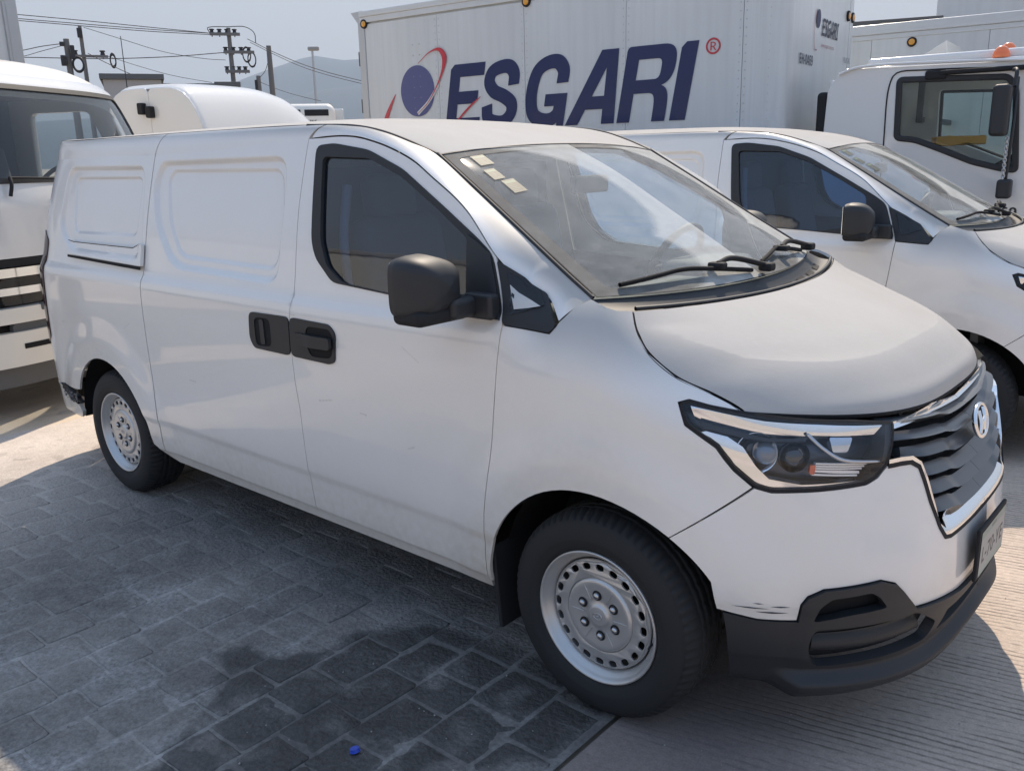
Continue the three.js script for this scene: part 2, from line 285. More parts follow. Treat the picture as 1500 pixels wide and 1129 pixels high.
// ---------- ground: yard, grooved concrete slab, stone paving ----------
{
  const t1=tex(512,512,(u,v)=>{const a=.5+.5*fbm(u*5,v*5,1,5),b=.5+.5*fbm(u*60,v*60,2,3);const k=.74+.20*a+.14*(b-.5);return [.84*k,.785*k,.72*k];},1/6,true);
  structure(mesh('ground',(()=>{const g=new THREE.PlaneGeometry(16000,16000,1,1).rotateX(-Math.PI/2),p=g.attributes.position,u=g.attributes.uv;for(let i=0;i<p.count;i++)u.setXY(i,p.getX(i)/6*6,p.getZ(i));return g.translate(0,-.03,0);})(),S({map:t1,color:lin(.95,.93,.90),roughness:.95})));
  // brushed concrete: drawn grooves about three centimetres apart, dirt lying in them
  const N=2048,SZ=4.0,gro=new Float32Array(N*N),slabDark=new Float32Array(N*N);
  for(let j=0;j<N;j++)for(let i=0;i<N;i++){const x=i/N*SZ,z=j/N*SZ;
    const ph=z/.0285+.7*noise.noise(x*.7,z*2.2,3)+.22*noise.noise(x*5,z*9,8)+.10*noise.noise(x*22,z*25,8),c=.5+.5*Math.cos(ph*6.2832);
    const am=clamp(.40+1.0*noise.noise(x*1.3,z*5,14)+.8*noise.noise(x*6,z*26,4)+.5*noise.noise(x*30,z*30,2));
    const xs=x>3.3?x-4:x,calm=smooth(.85,.25,xs+.2*noise.noise(x*3,z*3,6))*smooth(1.6,2.3,z);
    gro[j*N+i]=Math.pow(c,4)*am*(1-.8*calm);slabDark[j*N+i]=calm*(.75+.5*fbm(x*3,z*3,5,4));}  // calm patch beside the paving: darker, with fainter grooves
  const cm=tex(N,N,(u,v,i,j)=>{const x=u*SZ,z=v*SZ,g=gro[j*N+i],a=fbm(x*1.2,z*1.2,4,4),b=noise.noise(x*45,z*45,2),s=noise.noise(x*160,z*160,7);const k=.775+.10*a+.05*b+.07*s-.22*g;const q=1-.40*slabDark[j*N+i];return [k*q,k*.915*q,k*.84*(q*.9+.1)];},1/SZ,true);
  const bm=tex(N,N,(u,v,i,j)=>.75-.6*gro[j*N+i]+.06*noise.noise(u*SZ*90,v*SZ*90,3),1/SZ);
  const slabM=S({map:cm,color:lin(.92,.92,.92),bumpMap:bm,bumpScale:.006,roughness:.92});
  const slab=(x0,x1,z0,z1)=>{const g=rbox(x1-x0,.12,z1-z0,.006,(x0+x1)/2,-.06,(z0+z1)/2,2),p=g.attributes.position,u=g.attributes.uv,ca=Math.cos(.22),sa=Math.sin(.22);for(let i=0;i<p.count;i++){const x=p.getX(i),z=p.getZ(i);u.setXY(i,x*ca-z*sa-3.0,x*sa+z*ca+1.6);}return g;};
  const cs=structure(mesh('concrete_slab',slab(3.262,7.2,-8.0,4.6),slabM));
  structure(mesh('concrete_slab',slab(7.212,12,-8.0,4.6),slabM)).name='concrete_slab_001';
  // paving
  const X0=-1.7,X1=3.26,Z0=-.1,Z1=3.0,NW=2048,NH=1280;
  seed=99;
  const rows=[],lay=[];
  let x=X1-.016;
  while(x>-8.9){rows.push(x);const w=rr(.175,.225);let z=-6.9+rr(0,.2);while(z<4.9){const l=rr(.16,.27);lay.push([x-w,x,z,z+l]);z+=l;}x-=w;}
  const stain=[[2.36,2.2],[2.30,1.92],[2.20,1.75],[2.06,1.62],[1.92,1.52],[1.95,1.40],[2.08,1.37],[2.18,1.28],[2.20,1.10],[2.32,.95],[2.55,.84],[2.8,.80],[3.1,.72],[3.3,.9],[3.3,1.2],[3.12,1.28],[3.0,1.42],[3.05,1.7],[2.95,2.2]];
  const wet=(x,z)=>smooth(.035,-.035,sdPoly(stain,x+.06*noise.noise(x*6,z*6,1),z+.06*noise.noise(x*6,z*6,9))+.03*noise.noise(x*17,z*17,5));
  const wetMap=[];
  const pave=(u,v,wk,lift)=>{const x=X0+u*(X1-X0),z=Z0+v*(Z1-Z0);
    const a=fbm(x*1.7,z*1.7,2,4),g=noise.noise(x*140,z*140,3),g2=noise.noise(x*55,z*55,6),w=wet(x,z);
    const g3=noise.noise(x*17,z*17,11),sp=noise.noise(x*260,z*260,21);
    let k=.165+.085*a+.045*g+.050*g2+.035*g3+.05*Math.max(0,sp-.25);
    const dust=smooth(.55,-.75,x+.35*a-.15*z)*.62+.05*smooth(1.1,.5,z)+.06*clamp(.5+1.5*a);
    let jd=1;const xr=x-.045*(z-1.5);for(const r of rows)jd=Math.min(jd,Math.abs(xr-r));
    const seam=Math.exp(-Math.pow(jd/.020,2)*(1+.8*g3))*clamp(.35+1.4*fbm(x*2.2,z*2.2,31,4));
    const lime=clamp((fbm(x*3.2+4,z*3.2,7,5)+.06)*2.4+.9*seam)*smooth(.5,1.4,x+.3*g3)*smooth(.8,1.3,z)*(.55+.5*g2+.35*g);
    let c=[k*1.12,k*1.05,k*.985];
    c=c.map((q,n)=>q+dust*[.50,.425,.36][n]*(.85+.3*g)+lime*[.135,.138,.140][n]);
    const res=clamp((fbm(x*7,z*7,12,4)-.08)*4+1.1*seam)*.75;
    c=c.map((q,n)=>q*lift*(1-w*wk*(.70-.40*res)));
    return c.map(q=>Math.pow(clamp(q),1/2.2));};
  const pm=tex(NW,NH,(u,v)=>pave(u,v,1,1),1,true),pb2=tex(1024,640,(u,v)=>pave(u,v,.55,1.22),1,true);pb2.wrapS=pb2.wrapT=THREE.ClampToEdgeWrapping;
  pm.wrapS=pm.wrapT=THREE.ClampToEdgeWrapping;
  const pr=tex(512,320,(u,v)=>{const x=X0+u*(X1-X0),z=Z0+v*(Z1-Z0);return .92-.27*wet(x,z);},1);pr.wrapS=pr.wrapT=THREE.ClampToEdgeWrapping;
  const pb=tex(512,512,(u,v)=>.5+.5*fbm(u*30,v*30,5,4),1/.5);
  const fm=tex(512,512,(u,v)=>{const a=fbm(u*5,v*5,2,5),g=noise.noise(u*160,v*160,3);const k=.72+.08*a+.05*g;return [k*1.06,k*.985,k*.90];},1/2,true);
  const near=[1,1.05,.96,1.02].map(k=>S({map:pm,roughnessMap:pr,color:lin(k,k,k),roughness:1,bumpMap:(()=>{const b=pb.clone();b.repeat.set(9,6);b.needsUpdate=true;return b;})(),bumpScale:.009}));
  const far=S({map:fm,color:lin(.9,.9,.9),roughness:.95,bumpMap:pb,bumpScale:.006});
  const bedNear=S({map:pb2,color:lin(1,1,1),roughness:1}),bedFar=S({map:fm,color:lin(1.1,1.08,1.03),roughness:.95});
  const uvWorld=(g,near)=>{const p=g.attributes.position,u=[];for(let i=0;i<p.count;i++){const x=p.getX(i),z=p.getZ(i);near?u.push((x-X0)/(X1-X0),(z-Z0)/(Z1-Z0)):u.push(x,z);}g.setAttribute('uv',new THREE.Float32BufferAttribute(u,2));return g;};
  const bed=(x0,x1,z0,z1,n)=>{const g=new THREE.PlaneGeometry(x1-x0,z1-z0,Math.ceil((x1-x0)/.05),Math.ceil((z1-z0)/.05)).rotateX(-Math.PI/2).translate((x0+x1)/2,0,(z0+z1)/2),p=g.attributes.position;for(let i=0;i<p.count;i++){const x=p.getX(i),z=p.getZ(i);p.setY(i,-.0020+.0075*fbm(x*8,z*8,3,3)+.0075*smooth(-.2,-1.1,x+.4*noise.noise(x*2,z*2,1)));};g.computeVertexNormals();return uvWorld(g,n);};
  const paving=structure(mesh('paving',bed(X0,X1-.012,Z0,Z1,true),bedNear));
  structure(mesh('joint_sand',merge(bed(-9,X0,-7,5,false),bed(X0,X1-.012,-7,Z0,false),bed(X0,X1-.012,Z1,5,false)),bedFar,paving),'stuff');
  const stone=(x0,x1,z0,z1)=>{
    const g=.0018+rr(0,.0026),pts=[],n=16,cx=(x0+x1)/2,cz=(z0+z1)/2,hx=(x1-x0)/2-g,hz=(z1-z0)/2-g,h=rr(-.0012,.0026),tx=rr(-.014,.014),tz=rr(-.014,.014);
    const cz4=[[1,1],[-1,1],[-1,-1],[1,-1]];
    for(let k=0;k<4;k++){const [sx,sz]=cz4[k],[ex,ez]=cz4[(k+1)%4],ch=rr(.004,.013),al=k%2===0;
      const c0=al?[sx*(hx-ch),sz*hz]:[sx*hx,sz*(hz-ch)],c1=al?[ex*(hx-ch),ez*hz]:[ex*hx,ez*(hz-ch)];
      for(let i=0;i<4;i++){const q=i/3;pts.push([c0[0]+(c1[0]-c0[0])*q+rr(-.003,.003),c0[1]+(c1[1]-c0[1])*q+rr(-.003,.003)]);}}
    pts.reverse();
    const pos=[],idx=[];const put=(q,k,y)=>{const px=q[0]*k,pz=q[1]*k,lean=.055*pz;pos.push(cx+px+cz*.0+.045*(cz-1.5),y+(y>-.02?tx*px+tz*pz:0),cz+pz);};
    for(const q of pts)put(q,1.0,-.03);for(const q of pts)put(q,.99,h-.004);for(const q of pts)put(q,.93,h);for(const q of pts)put(q,.5,h+.0025);pos.push(cx+.045*(cz-1.5),h+.003,cz);
    for(let r=0;r<3;r++)for(let i=0;i<n;i++){const a=r*n+i,b=r*n+(i+1)%n;idx.push(a,a+n,b,b,a+n,b+n);}
    for(let i=0;i<n;i++)idx.push(3*n+i,4*n,3*n+(i+1)%n);
    const o=new THREE.BufferGeometry();o.setAttribute('position',new THREE.Float32BufferAttribute(pos,3));o.setIndex(idx);o.computeVertexNormals();return o;
  };
  const cand=lay.map(([a,b,c,d])=>({q:[a,b,c,d],x:(a+b)/2,z:(c+d)/2})).filter(s=>s.x+.045*(s.z-1.5)<X1-.09);
  const dist=s=>Math.hypot(s.x-4.6,s.z-2.95);
  const inView=s=>s.x>X0+.12&&s.z>Z0+.1&&s.z<Z1-.1&&s.z>.55-.1*s.x*0&&(s.z-2.95)<(s.x-4.6)*-.05+.0&&s.z<2.55;
  const best=cand.filter(inView).sort((a,b)=>dist(a)-dist(b)).slice(0,290),set=new Set(best);
  for(const s of best){const m=mesh(numbered('paver'),uvWorld(stone(...s.q),true),near[Math.floor(rnd()*4)],paving);}
  const restNear=[],restFar=[];
  for(const s of cand){if(set.has(s))continue;const n=s.x>X0+.12&&s.z>Z0+.12&&s.z<Z1-.12;(n?restNear:restFar).push(plain(uvWorld(stone(...s.q),n)));}
  structure(mesh('paver_field',mergeGeometries(restNear),near[0],paving),'stuff');
  structure(mesh('paver_field',mergeGeometries(restFar),far,paving),'stuff').name='paver_field_001';
  // crumbs of stone and a bottle cap
  const cr=[];for(let i=0;i<260;i++){const px=rr(-.6,3.2),pz=rr(.9,2.4),r=rr(.002,.006);cr.push(plain(new THREE.TetrahedronGeometry(r,0).rotateX(rr(0,6)).rotateY(rr(0,6)).translate(px,r*.4+.001,pz)));}
  for(let i=0;i<120;i++){const px=rr(3.4,4.6),pz=rr(-2.4,1.5),r=rr(.002,.005);cr.push(plain(new THREE.TetrahedronGeometry(r,0).rotateX(rr(0,6)).rotateY(rr(0,6)).translate(px,r*.4,pz)));}
  const gv=mesh('gravel',mergeGeometries(cr),S({color:lin(.33,.32,.30),roughness:1}));structure(gv,'stuff');gv.userData.label='loose stone crumbs lying on the paving';
  const cap=mesh('bottle_cap',merge(new THREE.CylinderGeometry(.014,.0155,.011,24),new THREE.TorusGeometry(.0150,.0018,6,24).rotateX(1.57).translate(0,-.004,0)).rotateZ(.2),P({color:lin(.015,.07,.50),roughness:.4,clearcoat:.4}));
  cap.position.set(2.73,.012,1.55);cap.userData={label:'small blue bottle cap on the wet stained cobbles in the foreground',category:'bottle cap'};
}
// --- trailer across the yard, behind the camera, mirrored in the door window ---
// ---------- buildings, poles, hills ----------
const rayDir=(px,py)=>{ // direction of a bearing and height seen in the photograph, used to place far things
  const q=new V3((px-750)/1276.07,(564.5-py)/1276.07,-1);return q.applyMatrix4(new THREE.Matrix4().extractRotation(camera.matrix.compose(camera.position,camera.quaternion,camera.scale))).normalize();};
const place=(px,py,dist)=>{const d=rayDir(px,py);return camera.position.clone().addScaledVector(d,dist/Math.hypot(d.x,d.z));};
M.concrete=S({color:lin(.36,.36,.355),roughness:.9});
M.pole=S({color:lin(.16,.155,.15),roughness:.9});
M.wire=S({color:lin(.03,.03,.033),roughness:.7});
M.wall=S({color:lin(.42,.41,.40),roughness:.95});
{ const t=tex(256,256,(u,v)=>{const a=.5+.5*fbm(u*4,v*4,2,5);return .78+.22*a;},.2);M.wall.map=t;M.concrete.map=t;}
{ // hills: two ridges kilometres away
  const ridge=(name,pts,dist,depth,col,rough)=>{
    const pos=[],idx=[],N=160,K=14;
    const f=curve(pts);const x0=pts[0][0],x1=pts[pts.length-1][0];
    for(let i=0;i<=N;i++){const px=x0+(x1-x0)*i/N,top=place(px,f(px),dist);
      const dir=new V3(top.x-camera.position.x,0,top.z-camera.position.z).normalize();
      for(let k=0;k<=K;k++){const t=k/K,h=top.y*Math.sin(t*Math.PI/2)*(1+.10*fbm(i*.09,k*.35,rough,4)*(1-t));pos.push(top.x-dir.x*depth*(1-t),h-5*(1-t),top.z-dir.z*depth*(1-t));}
      const back=top.clone().addScaledVector(dir,depth);pos.push(back.x,-5,back.z);}
    for(let i=0;i<N;i++)for(let k=0;k<=K;k++){const a=i*(K+2)+k;idx.push(a,a+1,a+K+3,a,a+K+3,a+K+2);}
    const g=new THREE.BufferGeometry();g.setAttribute('position',new THREE.Float32BufferAttribute(pos,3));g.setIndex(idx);g.computeVertexNormals();
    structure(mesh(name,g,S({color:col,roughness:1}))).userData.kind='structure';
  };
  ridge('hills',[[-900,170],[-300,190],[120,175],[250,150],[320,132],[370,112],[420,95],[462,84],[500,90],[540,88],[620,110],[800,150],[1100,170],[1700,150],[2400,190]],5200,1500,lin(.05,.075,.10),3);
  ridge('hills',[[-900,215],[100,190],[300,165],[420,146],[470,133],[520,127],[600,118],[760,140],[1100,180],[1800,190]],3900,900,lin(.05,.075,.095),11);
}
// low flat-roofed buildings behind the trucks
function flatBuilding(name,label,px0,px1,pyTop,dist,depth,opts={}){
  const a=place(px0,pyTop,dist),b=place(px1,opts.pyTop1??pyTop,dist*(opts.k||1)),t=thing(name,label,'building');
  const h=a.y,dx=b.x-a.x,dz=b.z-a.z,w=Math.hypot(dx,dz);t.position.set(a.x,0,a.z);t.rotation.y=-Math.atan2(dz,dx);
  mesh('wall',hardBox(0,w,0,h,-depth,0,.02),opts.mat||M.wall,t);
  mesh('parapet',merge(hardBox(-.1,w+.1,h,h+.18,-.3,.12,.02),hardBox(-.1,.2,h,h+.18,-depth,0,.02),hardBox(w-.2,w+.1,h,h+.18,-depth,0,.02)),opts.cap||M.grey,t);
  for(let i=0;i<(opts.win||0);i++){const x=w*(i+.5)/opts.win;const f=mesh('window',hardBox(x-.7,x+.7,1.2,2.6,-.05,.02),M.grey,t);mesh('pane',new THREE.PlaneGeometry(1.2,1.2).translate(x,1.9,.027),P({color:lin(.03,.035,.04),roughness:.05}),f);}
  return t;
}
flatBuilding('flat_roofed_building','long low grey building with a dark roof edge, behind the panel van',150,236,116,34,9,{pyTop1:121,win:3});
flatBuilding('flat_roofed_building','lower grey building wing with a dark roof edge, left of the tall crossarm pole',236,318,129,40,8,{pyTop1:135,win:2});
flatBuilding('roof_cabin','small grey roof cabin with a dark cap at the foot of the tall crossarm pole',318,349,127,38,5,{pyTop1:130});
flatBuilding('warehouse','grey warehouse with a sloping roof line behind the plain white box body',1215,1376,46,26,14,{pyTop1:24});
flatBuilding('white_building','white building block at the upper right corner behind the plain box body',1376,1640,-22,30,12,{mat:M.boxSkin,pyTop1:-25});
// utility poles
const dark=M.pole;
function pole(label,px,pyTop,dist,r,extra){
  const top=place(px,pyTop,dist),t=thing('utility_pole',label,'utility pole');t.position.set(top.x,0,top.z);
  const to=camera.position.clone().sub(top);t.rotation.y=Math.atan2(to.x,to.z); // local +z faces the yard, local x runs along the picture
  mesh('pole',new THREE.CylinderGeometry(r*.72,r*1.15,top.y,12).translate(0,top.y/2,0),M.pole,t);
  extra&&extra(t,top.y,dist/1276);return {t,h:top.y,at:(dx,y,dz=0)=>t.localToWorld(new V3(dx,y,dz))};
}
const insul=(x,y,s)=>merge(new THREE.CylinderGeometry(.05*s,.09*s,.16*s,8).translate(x,y,0),new THREE.CylinderGeometry(.10*s,.10*s,.04*s,8).translate(x,y+.06*s,0),new THREE.CylinderGeometry(.025*s,.025*s,.2*s,6).translate(x,y-.12*s,0));
const p1=pole('tall utility pole with three crossarms and insulators, left of the middle dark pole',334,41,42,.12,(t,h,m)=>{
  for(const [y,x0,x1] of [[h-8*m,-24*m,14*m],[h-30*m,-9*m,30*m],[h-54*m,-9*m,22*m]]){
    mesh('crossarm',hardBox(x0,x1,y-.06,y+.06,.06,.18,.01),M.pole,t);
    const gs=[];for(let k=0;k<4;k++)gs.push(insul(x0+(x1-x0)*(k+.3)/4,y+.13,1.05));for(const q of gs)mesh('insulator',q,M.wire,t);}
  for(const x of [26*m,32*m])mesh('fuse_cutout',new THREE.TorusGeometry(.30,.045,6,16).scale(.55,1,1).translate(x-6*m,h-36*m+(x>30*m?-.1:.1),.1),M.wire,t);
  mesh('cable_loop',tube([[-24*m,h-6*m,.1],[-26*m,h-1*m,.1],[0,h+1*m,.1],[22*m,h+1*m,.1],[32*m,h-6*m,.1],[33*m,h-18*m,.1]],.018,40,5),M.wire,t);
});
const p2=pole('thin dark pole with one crossarm and a coil, nearest the cream cab roof lamp',116,38,38,.09,(t,h,m)=>{
  mesh('crossarm',hardBox(-16*m,28*m,h-37*m,h-34*m,.03,.13,.01),M.pole,t);
  mesh('insulator',insul(-9*m,h-31*m,.9),M.wire,t);mesh('insulator',insul(22*m,h-31*m,1.0),M.wire,t);
  mesh('coil',new THREE.TorusGeometry(.19,.05,6,16).scale(.5,1.2,1).translate(33*m,h-40*m,.05),M.wire,t);
  mesh('pole_cap',hardBox(-4*m,2*m,h-14*m,h-3*m,.02,.2,.02),M.wire,t);
});
const p3=pole('short thick dark pole hung with boxes and cable coils, leftmost of the poles',96,57,36,.13,(t,h,m)=>{
  mesh('junction_box',merge(hardBox(-9*m,-3*m,h-32*m,h-20*m,.05,.3,.03),hardBox(3*m,8*m,h-24*m,h-8*m,.05,.28,.03),hardBox(-8*m,-3*m,h-9*m,h-4*m,.05,.2,.02)),M.wire,t);
  mesh('coil',new THREE.TorusGeometry(.24,.05,6,16).scale(.7,1,1).translate(10*m,h-30*m,.1),M.wire,t);
});
const p4=pole('plain leaning dark pole right of the tall crossarm pole',393,67,44,.15);
const p5=pole('short dark pole stub between the tall crossarm pole and the plain dark pole',378,111,48,.15,(t,h)=>{mesh('pole_cap',hardBox(-.2,-.05,h-1.2,h-.2,-.05,.1,.02),M.wire,t);});
{
  const top=place(457,72,46),t=thing('street_lamp','slim pale street lamp with one flat head in front of the hills','street lamp');t.position.set(top.x,0,top.z);
  const to=camera.position.clone().sub(top);t.rotation.y=Math.atan2(to.x,to.z);
  mesh('post',new THREE.CylinderGeometry(.055,.10,top.y,10).translate(0,top.y/2,0),M.alu,t);
  mesh('lamp_head',rbox(.55,.18,.3,.07,.06,top.y+.02,0),M.concrete,t);
}
{
  const top=place(176,53,30),t=thing('radio_antenna','thin whip antenna standing over the roof of the panel van','antenna');t.position.set(top.x,0,top.z);
  mesh('rod',new THREE.CylinderGeometry(.012,.022,top.y-2.2,6).translate(0,2.2+(top.y-2.2)/2,0),M.wire,t);
  mesh('mount',new THREE.CylinderGeometry(.05,.07,2.2,8).translate(0,1.1,0),M.pole,t);
}
// wires
function wire(label,pts,d,r=.016){
  const P3=pts.map(([x,y,k])=>place(x,y,k||d));const g=tube(P3,r,40,5);const m=mesh('overhead_wire',g,M.wire);m.name=numbered('overhead_wire');
  m.userData={label,category:'wire'};
}
wire('upper overhead wire running left from the tall crossarm pole to the frame edge',[[-60,14],[22,21],[120,30],[220,40],[311,49]],42);
wire('second overhead wire just below the upper one, running left from the crossarm pole',[[-60,18],[24,27],[120,35],[220,43],[311,49]],42.4);
wire('third overhead wire, lowest of the close set running left from the crossarm pole',[[-60,24],[24,30],[120,38],[220,46],[312,51]],42.8);
wire('long low overhead wire passing behind the two left poles to the middle crossarm',[[-60,84],[34,84],[150,86],[250,83],[328,77]],42,.018);
wire('overhead wire slanting down from the left pole top across to the crossarm pole',[[122,40],[180,58],[240,76],[300,86],[330,88]],42,.012);
wire('overhead wire falling steeply from the thin left pole behind the panel van roof',[[128,78],[155,92],[190,108],[230,122]],37,.014);
wire('faint overhead wire sagging from the left poles past the low building roofs',[[150,80],[200,96],[250,110],[310,121]],46,.012);
wire('overhead wire running right from the crossarm pole towards the lettered box',[[362,57],[400,76],[440,93],[480,106],[540,121]],43,.016);
wire('second overhead wire running right from the crossarm pole, below the first',[[366,62],[400,79],[440,97],[480,110],[540,125]],43.3,.014);
wire('drop wire hanging from the plain dark pole to the short pole stub',[[393,88],[388,104],[380,114]],45,.014);
wire('faint wire from the pole stub slanting right behind the street lamp',[[380,120],[410,132],[440,141],[470,148]],45,.012);
wire('wire entering from the left edge to the short thick pole, upper of two',[[-40,84],[31,74],[60,68],[90,64]],36,.014);
wire('wire entering from the left edge to the short thick pole, lower of two',[[-40,92],[31,83],[60,75],[90,67]],36.3,.011);
// ---------- the cargo van ----------
const VAN={};
{
  const quarterHole=[[2.778,1.439],[2.862,1.411],[2.959,1.374],[3.029,1.293],[3.055,1.266],[3.036,1.242],[2.844,1.251]];
  // pressed-in blank panels on the load space
  const addRecess=(poly,depth,width)=>{const xs=poly.map(p=>p[0]),ys=poly.map(p=>p[1]);recess.push({poly,depth,width,box:[Math.min(...xs)-.05,Math.max(...xs)+.05,Math.min(...ys)-.05,Math.max(...ys)+.05]});};
  const panOut=cornered([[0.569,1.778],[1.589,1.785],[1.617,1.599],[1.617,1.272],[0.827,1.288],[0.729,1.329],[0.583,1.489],[0.528,1.659]],.09);
  const panIn=cornered([[0.671,1.738],[1.553,1.735],[1.601,1.519],[1.578,1.324],[0.854,1.337],[0.792,1.359],[0.684,1.489],[0.627,1.690]],.07);
  const pan2Out=cornered([[-0.460,1.765],[0.398,1.760],[0.445,1.700],[0.496,1.295],[-0.275,1.300],[-0.441,1.359],[-0.519,1.449]],.08);
  const pan2In=cornered([[-0.397,1.708],[0.395,1.708],[0.388,1.414],[-0.354,1.404]],.06);
  addRecess(panOut,.020,.030);addRecess(panIn,.010,.020);addRecess(pan2Out,.018,.030);addRecess(pan2In,.010,.020);
  const arch=(cx,r,a0,a1,n=26)=>{const o=[];for(let i=0;i<=n;i++){const a=(a0+(a1-a0)*i/n)*Math.PI/180;o.push([cx+r*Math.cos(a),.345+r*Math.sin(a)]);}return o;};
  const bseam=[[1.708,1.843],[1.710,1.592],[1.736,1.228],[1.728,1.060],[1.735,0.900],[1.750,0.787],[1.757,0.489],[1.768,0.335]];
  const fseam=[[2.744,0.335],[2.747,0.450],[2.760,0.600],[2.790,0.800],[2.803,0.900],[2.822,1.060],[2.841,1.248]];
  const railLow=[[-1.335,1.80],[-1.1,1.80],[-.85,1.80],[-.66,1.80],[-0.538,1.802],[0.068,1.806],[0.874,1.808],[1.579,1.838],[1.911,1.849],[2.108,1.822],[2.301,1.764],[2.435,1.697],[2.618,1.592],[2.806,1.428],[2.965,1.367],[3.061,1.285]];
  const doorTop=[[1.712,1.840]];for(let i=0;i<=220;i++){const p=polyAt(railLow,.46+.44*i/220);if(p[0]>1.76&&p[0]<2.776)doorTop.push([p[0],p[1]-.004]);}
  for(let i=doorTop.length-2;i>0;i--)if(i%4)doorTop.splice(i,1);
  const winO=cornered([[1.771,1.812],[1.876,1.818],[2.082,1.790],[2.282,1.721],[2.512,1.598],[2.686,1.501],[2.758,1.454],[2.829,1.257],[2.307,1.294],[1.967,1.314],[1.853,1.397],[1.820,1.459]],.03,3);
  const pane=cornered([[1.821,1.772],[2.089,1.762],[2.289,1.693],[2.480,1.593],[2.644,1.499],[2.671,1.324],[2.361,1.291],[2.027,1.315],[1.924,1.371],[1.875,1.459]],.025,3);
  const mount=[[2.644,1.512],[2.692,1.491],[2.752,1.457],[2.825,1.259],[2.674,1.262]];
  const hoodSeam=[[3.311,1.367],[3.328,1.316],[3.345,1.280],[3.385,1.223],[3.470,1.161],[3.565,1.125],[3.621,1.098],[3.652,1.077]];
  const base2hood=[[3.166,1.375],[3.240,1.351],[3.272,1.349]];
  const lamp=[[3.484,1.085],[3.503,1.027],[3.586,0.972],[3.629,0.911],[3.677,0.868],[3.717,0.856],[3.845,0.860],[3.991,0.867],[4.030,0.881],[4.070,0.910],[4.130,1.024],[3.980,1.047],[3.873,1.055],[3.751,1.066],[3.652,1.076],[3.566,1.085],[3.510,1.096]];
  const lampR=cornered(lamp,.012,3);
  const fender=[...fseam,[3.036,1.240],[3.057,1.266],[3.064,1.282],[3.077,1.296],[3.116,1.344],...base2hood,...hoodSeam,[3.566,1.087],[3.511,1.098],[3.482,1.087],[3.502,1.025],[3.584,0.970],[3.626,0.909],[3.671,0.866],...arch(3.19,.428,54,181)];
  const rear=[...[[-1.335,.50],[-.9,.52],[-.62,.53],[-0.430,0.530]],...arch(0,.42,153,8),[0.424,0.370],[0.530,0.335],[0.504,1.924],[-0.538,1.92],[-1.335,1.918]];
  const slide=[[0.534,0.335],...bseam.slice(1).reverse(),[1.708,1.843],[1.718,1.96],[1.579,1.955],[0.874,1.926],[0.508,1.925]];
  const door=[...bseam.slice(0,-1),[1.768,0.335],...fseam,...doorTop.slice().reverse().slice(0,-1)];
  const bumper=[...arch(3.19,.428,33,54,8),[3.674,0.864],[3.717,0.853],[3.845,0.857],[3.991,0.864],[4.033,0.878],[4.074,0.905],[4.176,0.901],[4.216,0.871],[4.234,0.797],[4.279,0.69],[4.304,0.657],[4.342,0.645],[4.741,0.642],[4.741,0.437],[4.444,0.445],[4.149,0.473],[4.104,0.528],[4.062,0.569],[4.008,0.588],[3.835,0.576],[3.792,0.555],[3.775,0.530],[3.764,0.479],[3.664,0.479],[3.561,0.494]];
  const lower=[[3.578,0.488],[3.664,0.476],[3.767,0.476],[3.778,0.530],[3.794,0.552],[3.837,0.573],[4.008,0.585],[4.060,0.566],[4.101,0.525],[4.147,0.470],[4.444,0.442],[4.741,0.434],[4.741,.262],[4.300,0.245],[3.970,0.230],[3.612,0.222],[3.600,0.345]];
  const slot=cornered([[3.802,0.478],[3.822,0.523],[3.856,0.550],[3.972,0.559],[4.000,0.540],[4.025,0.505],[3.909,0.497]],.012,3);
  const intake=cornered([[3.795,0.400],[3.806,0.455],[4.144,0.462],[4.275,0.395],[4.250,0.338],[3.966,0.334],[3.824,0.326]],.025,3);
  const lowerGap=cornered([[4.340,0.412],[4.741,0.418],[4.741,0.375],[4.310,0.350]],.012,3);
  const grille=[[4.137,1.024],[4.402,1.035],[4.741,1.023],[4.741,0.655],[4.351,0.653],[4.322,0.658],[4.296,0.693],[4.246,0.803],[4.227,0.878],[4.176,0.909],[4.082,0.915]];

  // roof line and windscreen
  const gutter=[[-.72,1.925,0],[-.72,1.92,.35],[-.715,1.91,.64],[-.66,1.903,.715],[-.5,1.900,.735],[.1,1.900,.74],[.976,1.900,.74],[1.656,1.896,.74],[1.938,1.882,.73],[2.085,1.857,.725],[2.218,1.817,.715],[2.345,1.770,.703],[2.56,1.644,.73],[2.825,1.486,.765],[2.98,1.396,.79],[3.09,1.333,.805]];
  const rail=(q,w)=>{
    const [s,t]=polyAt(railLow,q),L=shell(s,t),U=new V3(...polyAt(gutter,q)),k=.72;
    const C=new V3((L.x+U.x)/2,(L.y+U.y)/2,(L.z+U.z)/2),D=new V3((L.x+U.x)/2+(q<.2?(L.x-U.x)*.5:0),U.y+.004,L.z-.01);
    C.lerp(D,k*(1-.55*smooth(.50,.78,q)));
    return L.multiplyScalar((1-w)*(1-w)).addScaledVector(C,2*w*(1-w)).addScaledVector(U,w*w);
  };
  let qs=.4;while(polyAt(railLow,qs)[0]<1.722)qs+=.001;
  const qOf=s=>{let a=0,b=qs+.05;for(let i=0;i<26;i++){const m=(a+b)/2;if(polyAt(railLow,m)[0]<s)a=m;else b=m;}return (a+b)/2;};
  const flank=(s,t,off=0)=>{if(t<1.79||s>1.76)return shell(s,t,off);const q=qOf(s),tl=polyAt(railLow,q)[1];return t<=tl?shell(s,t,off):rail(q,clamp((t-tl)/.12));};
  const roofSideY=curve([[-.72,1.908],[-.5,1.900],[.976,1.900],[1.656,1.896],[1.938,1.882],[2.085,1.857],[2.218,1.817],[2.345,1.770]]);
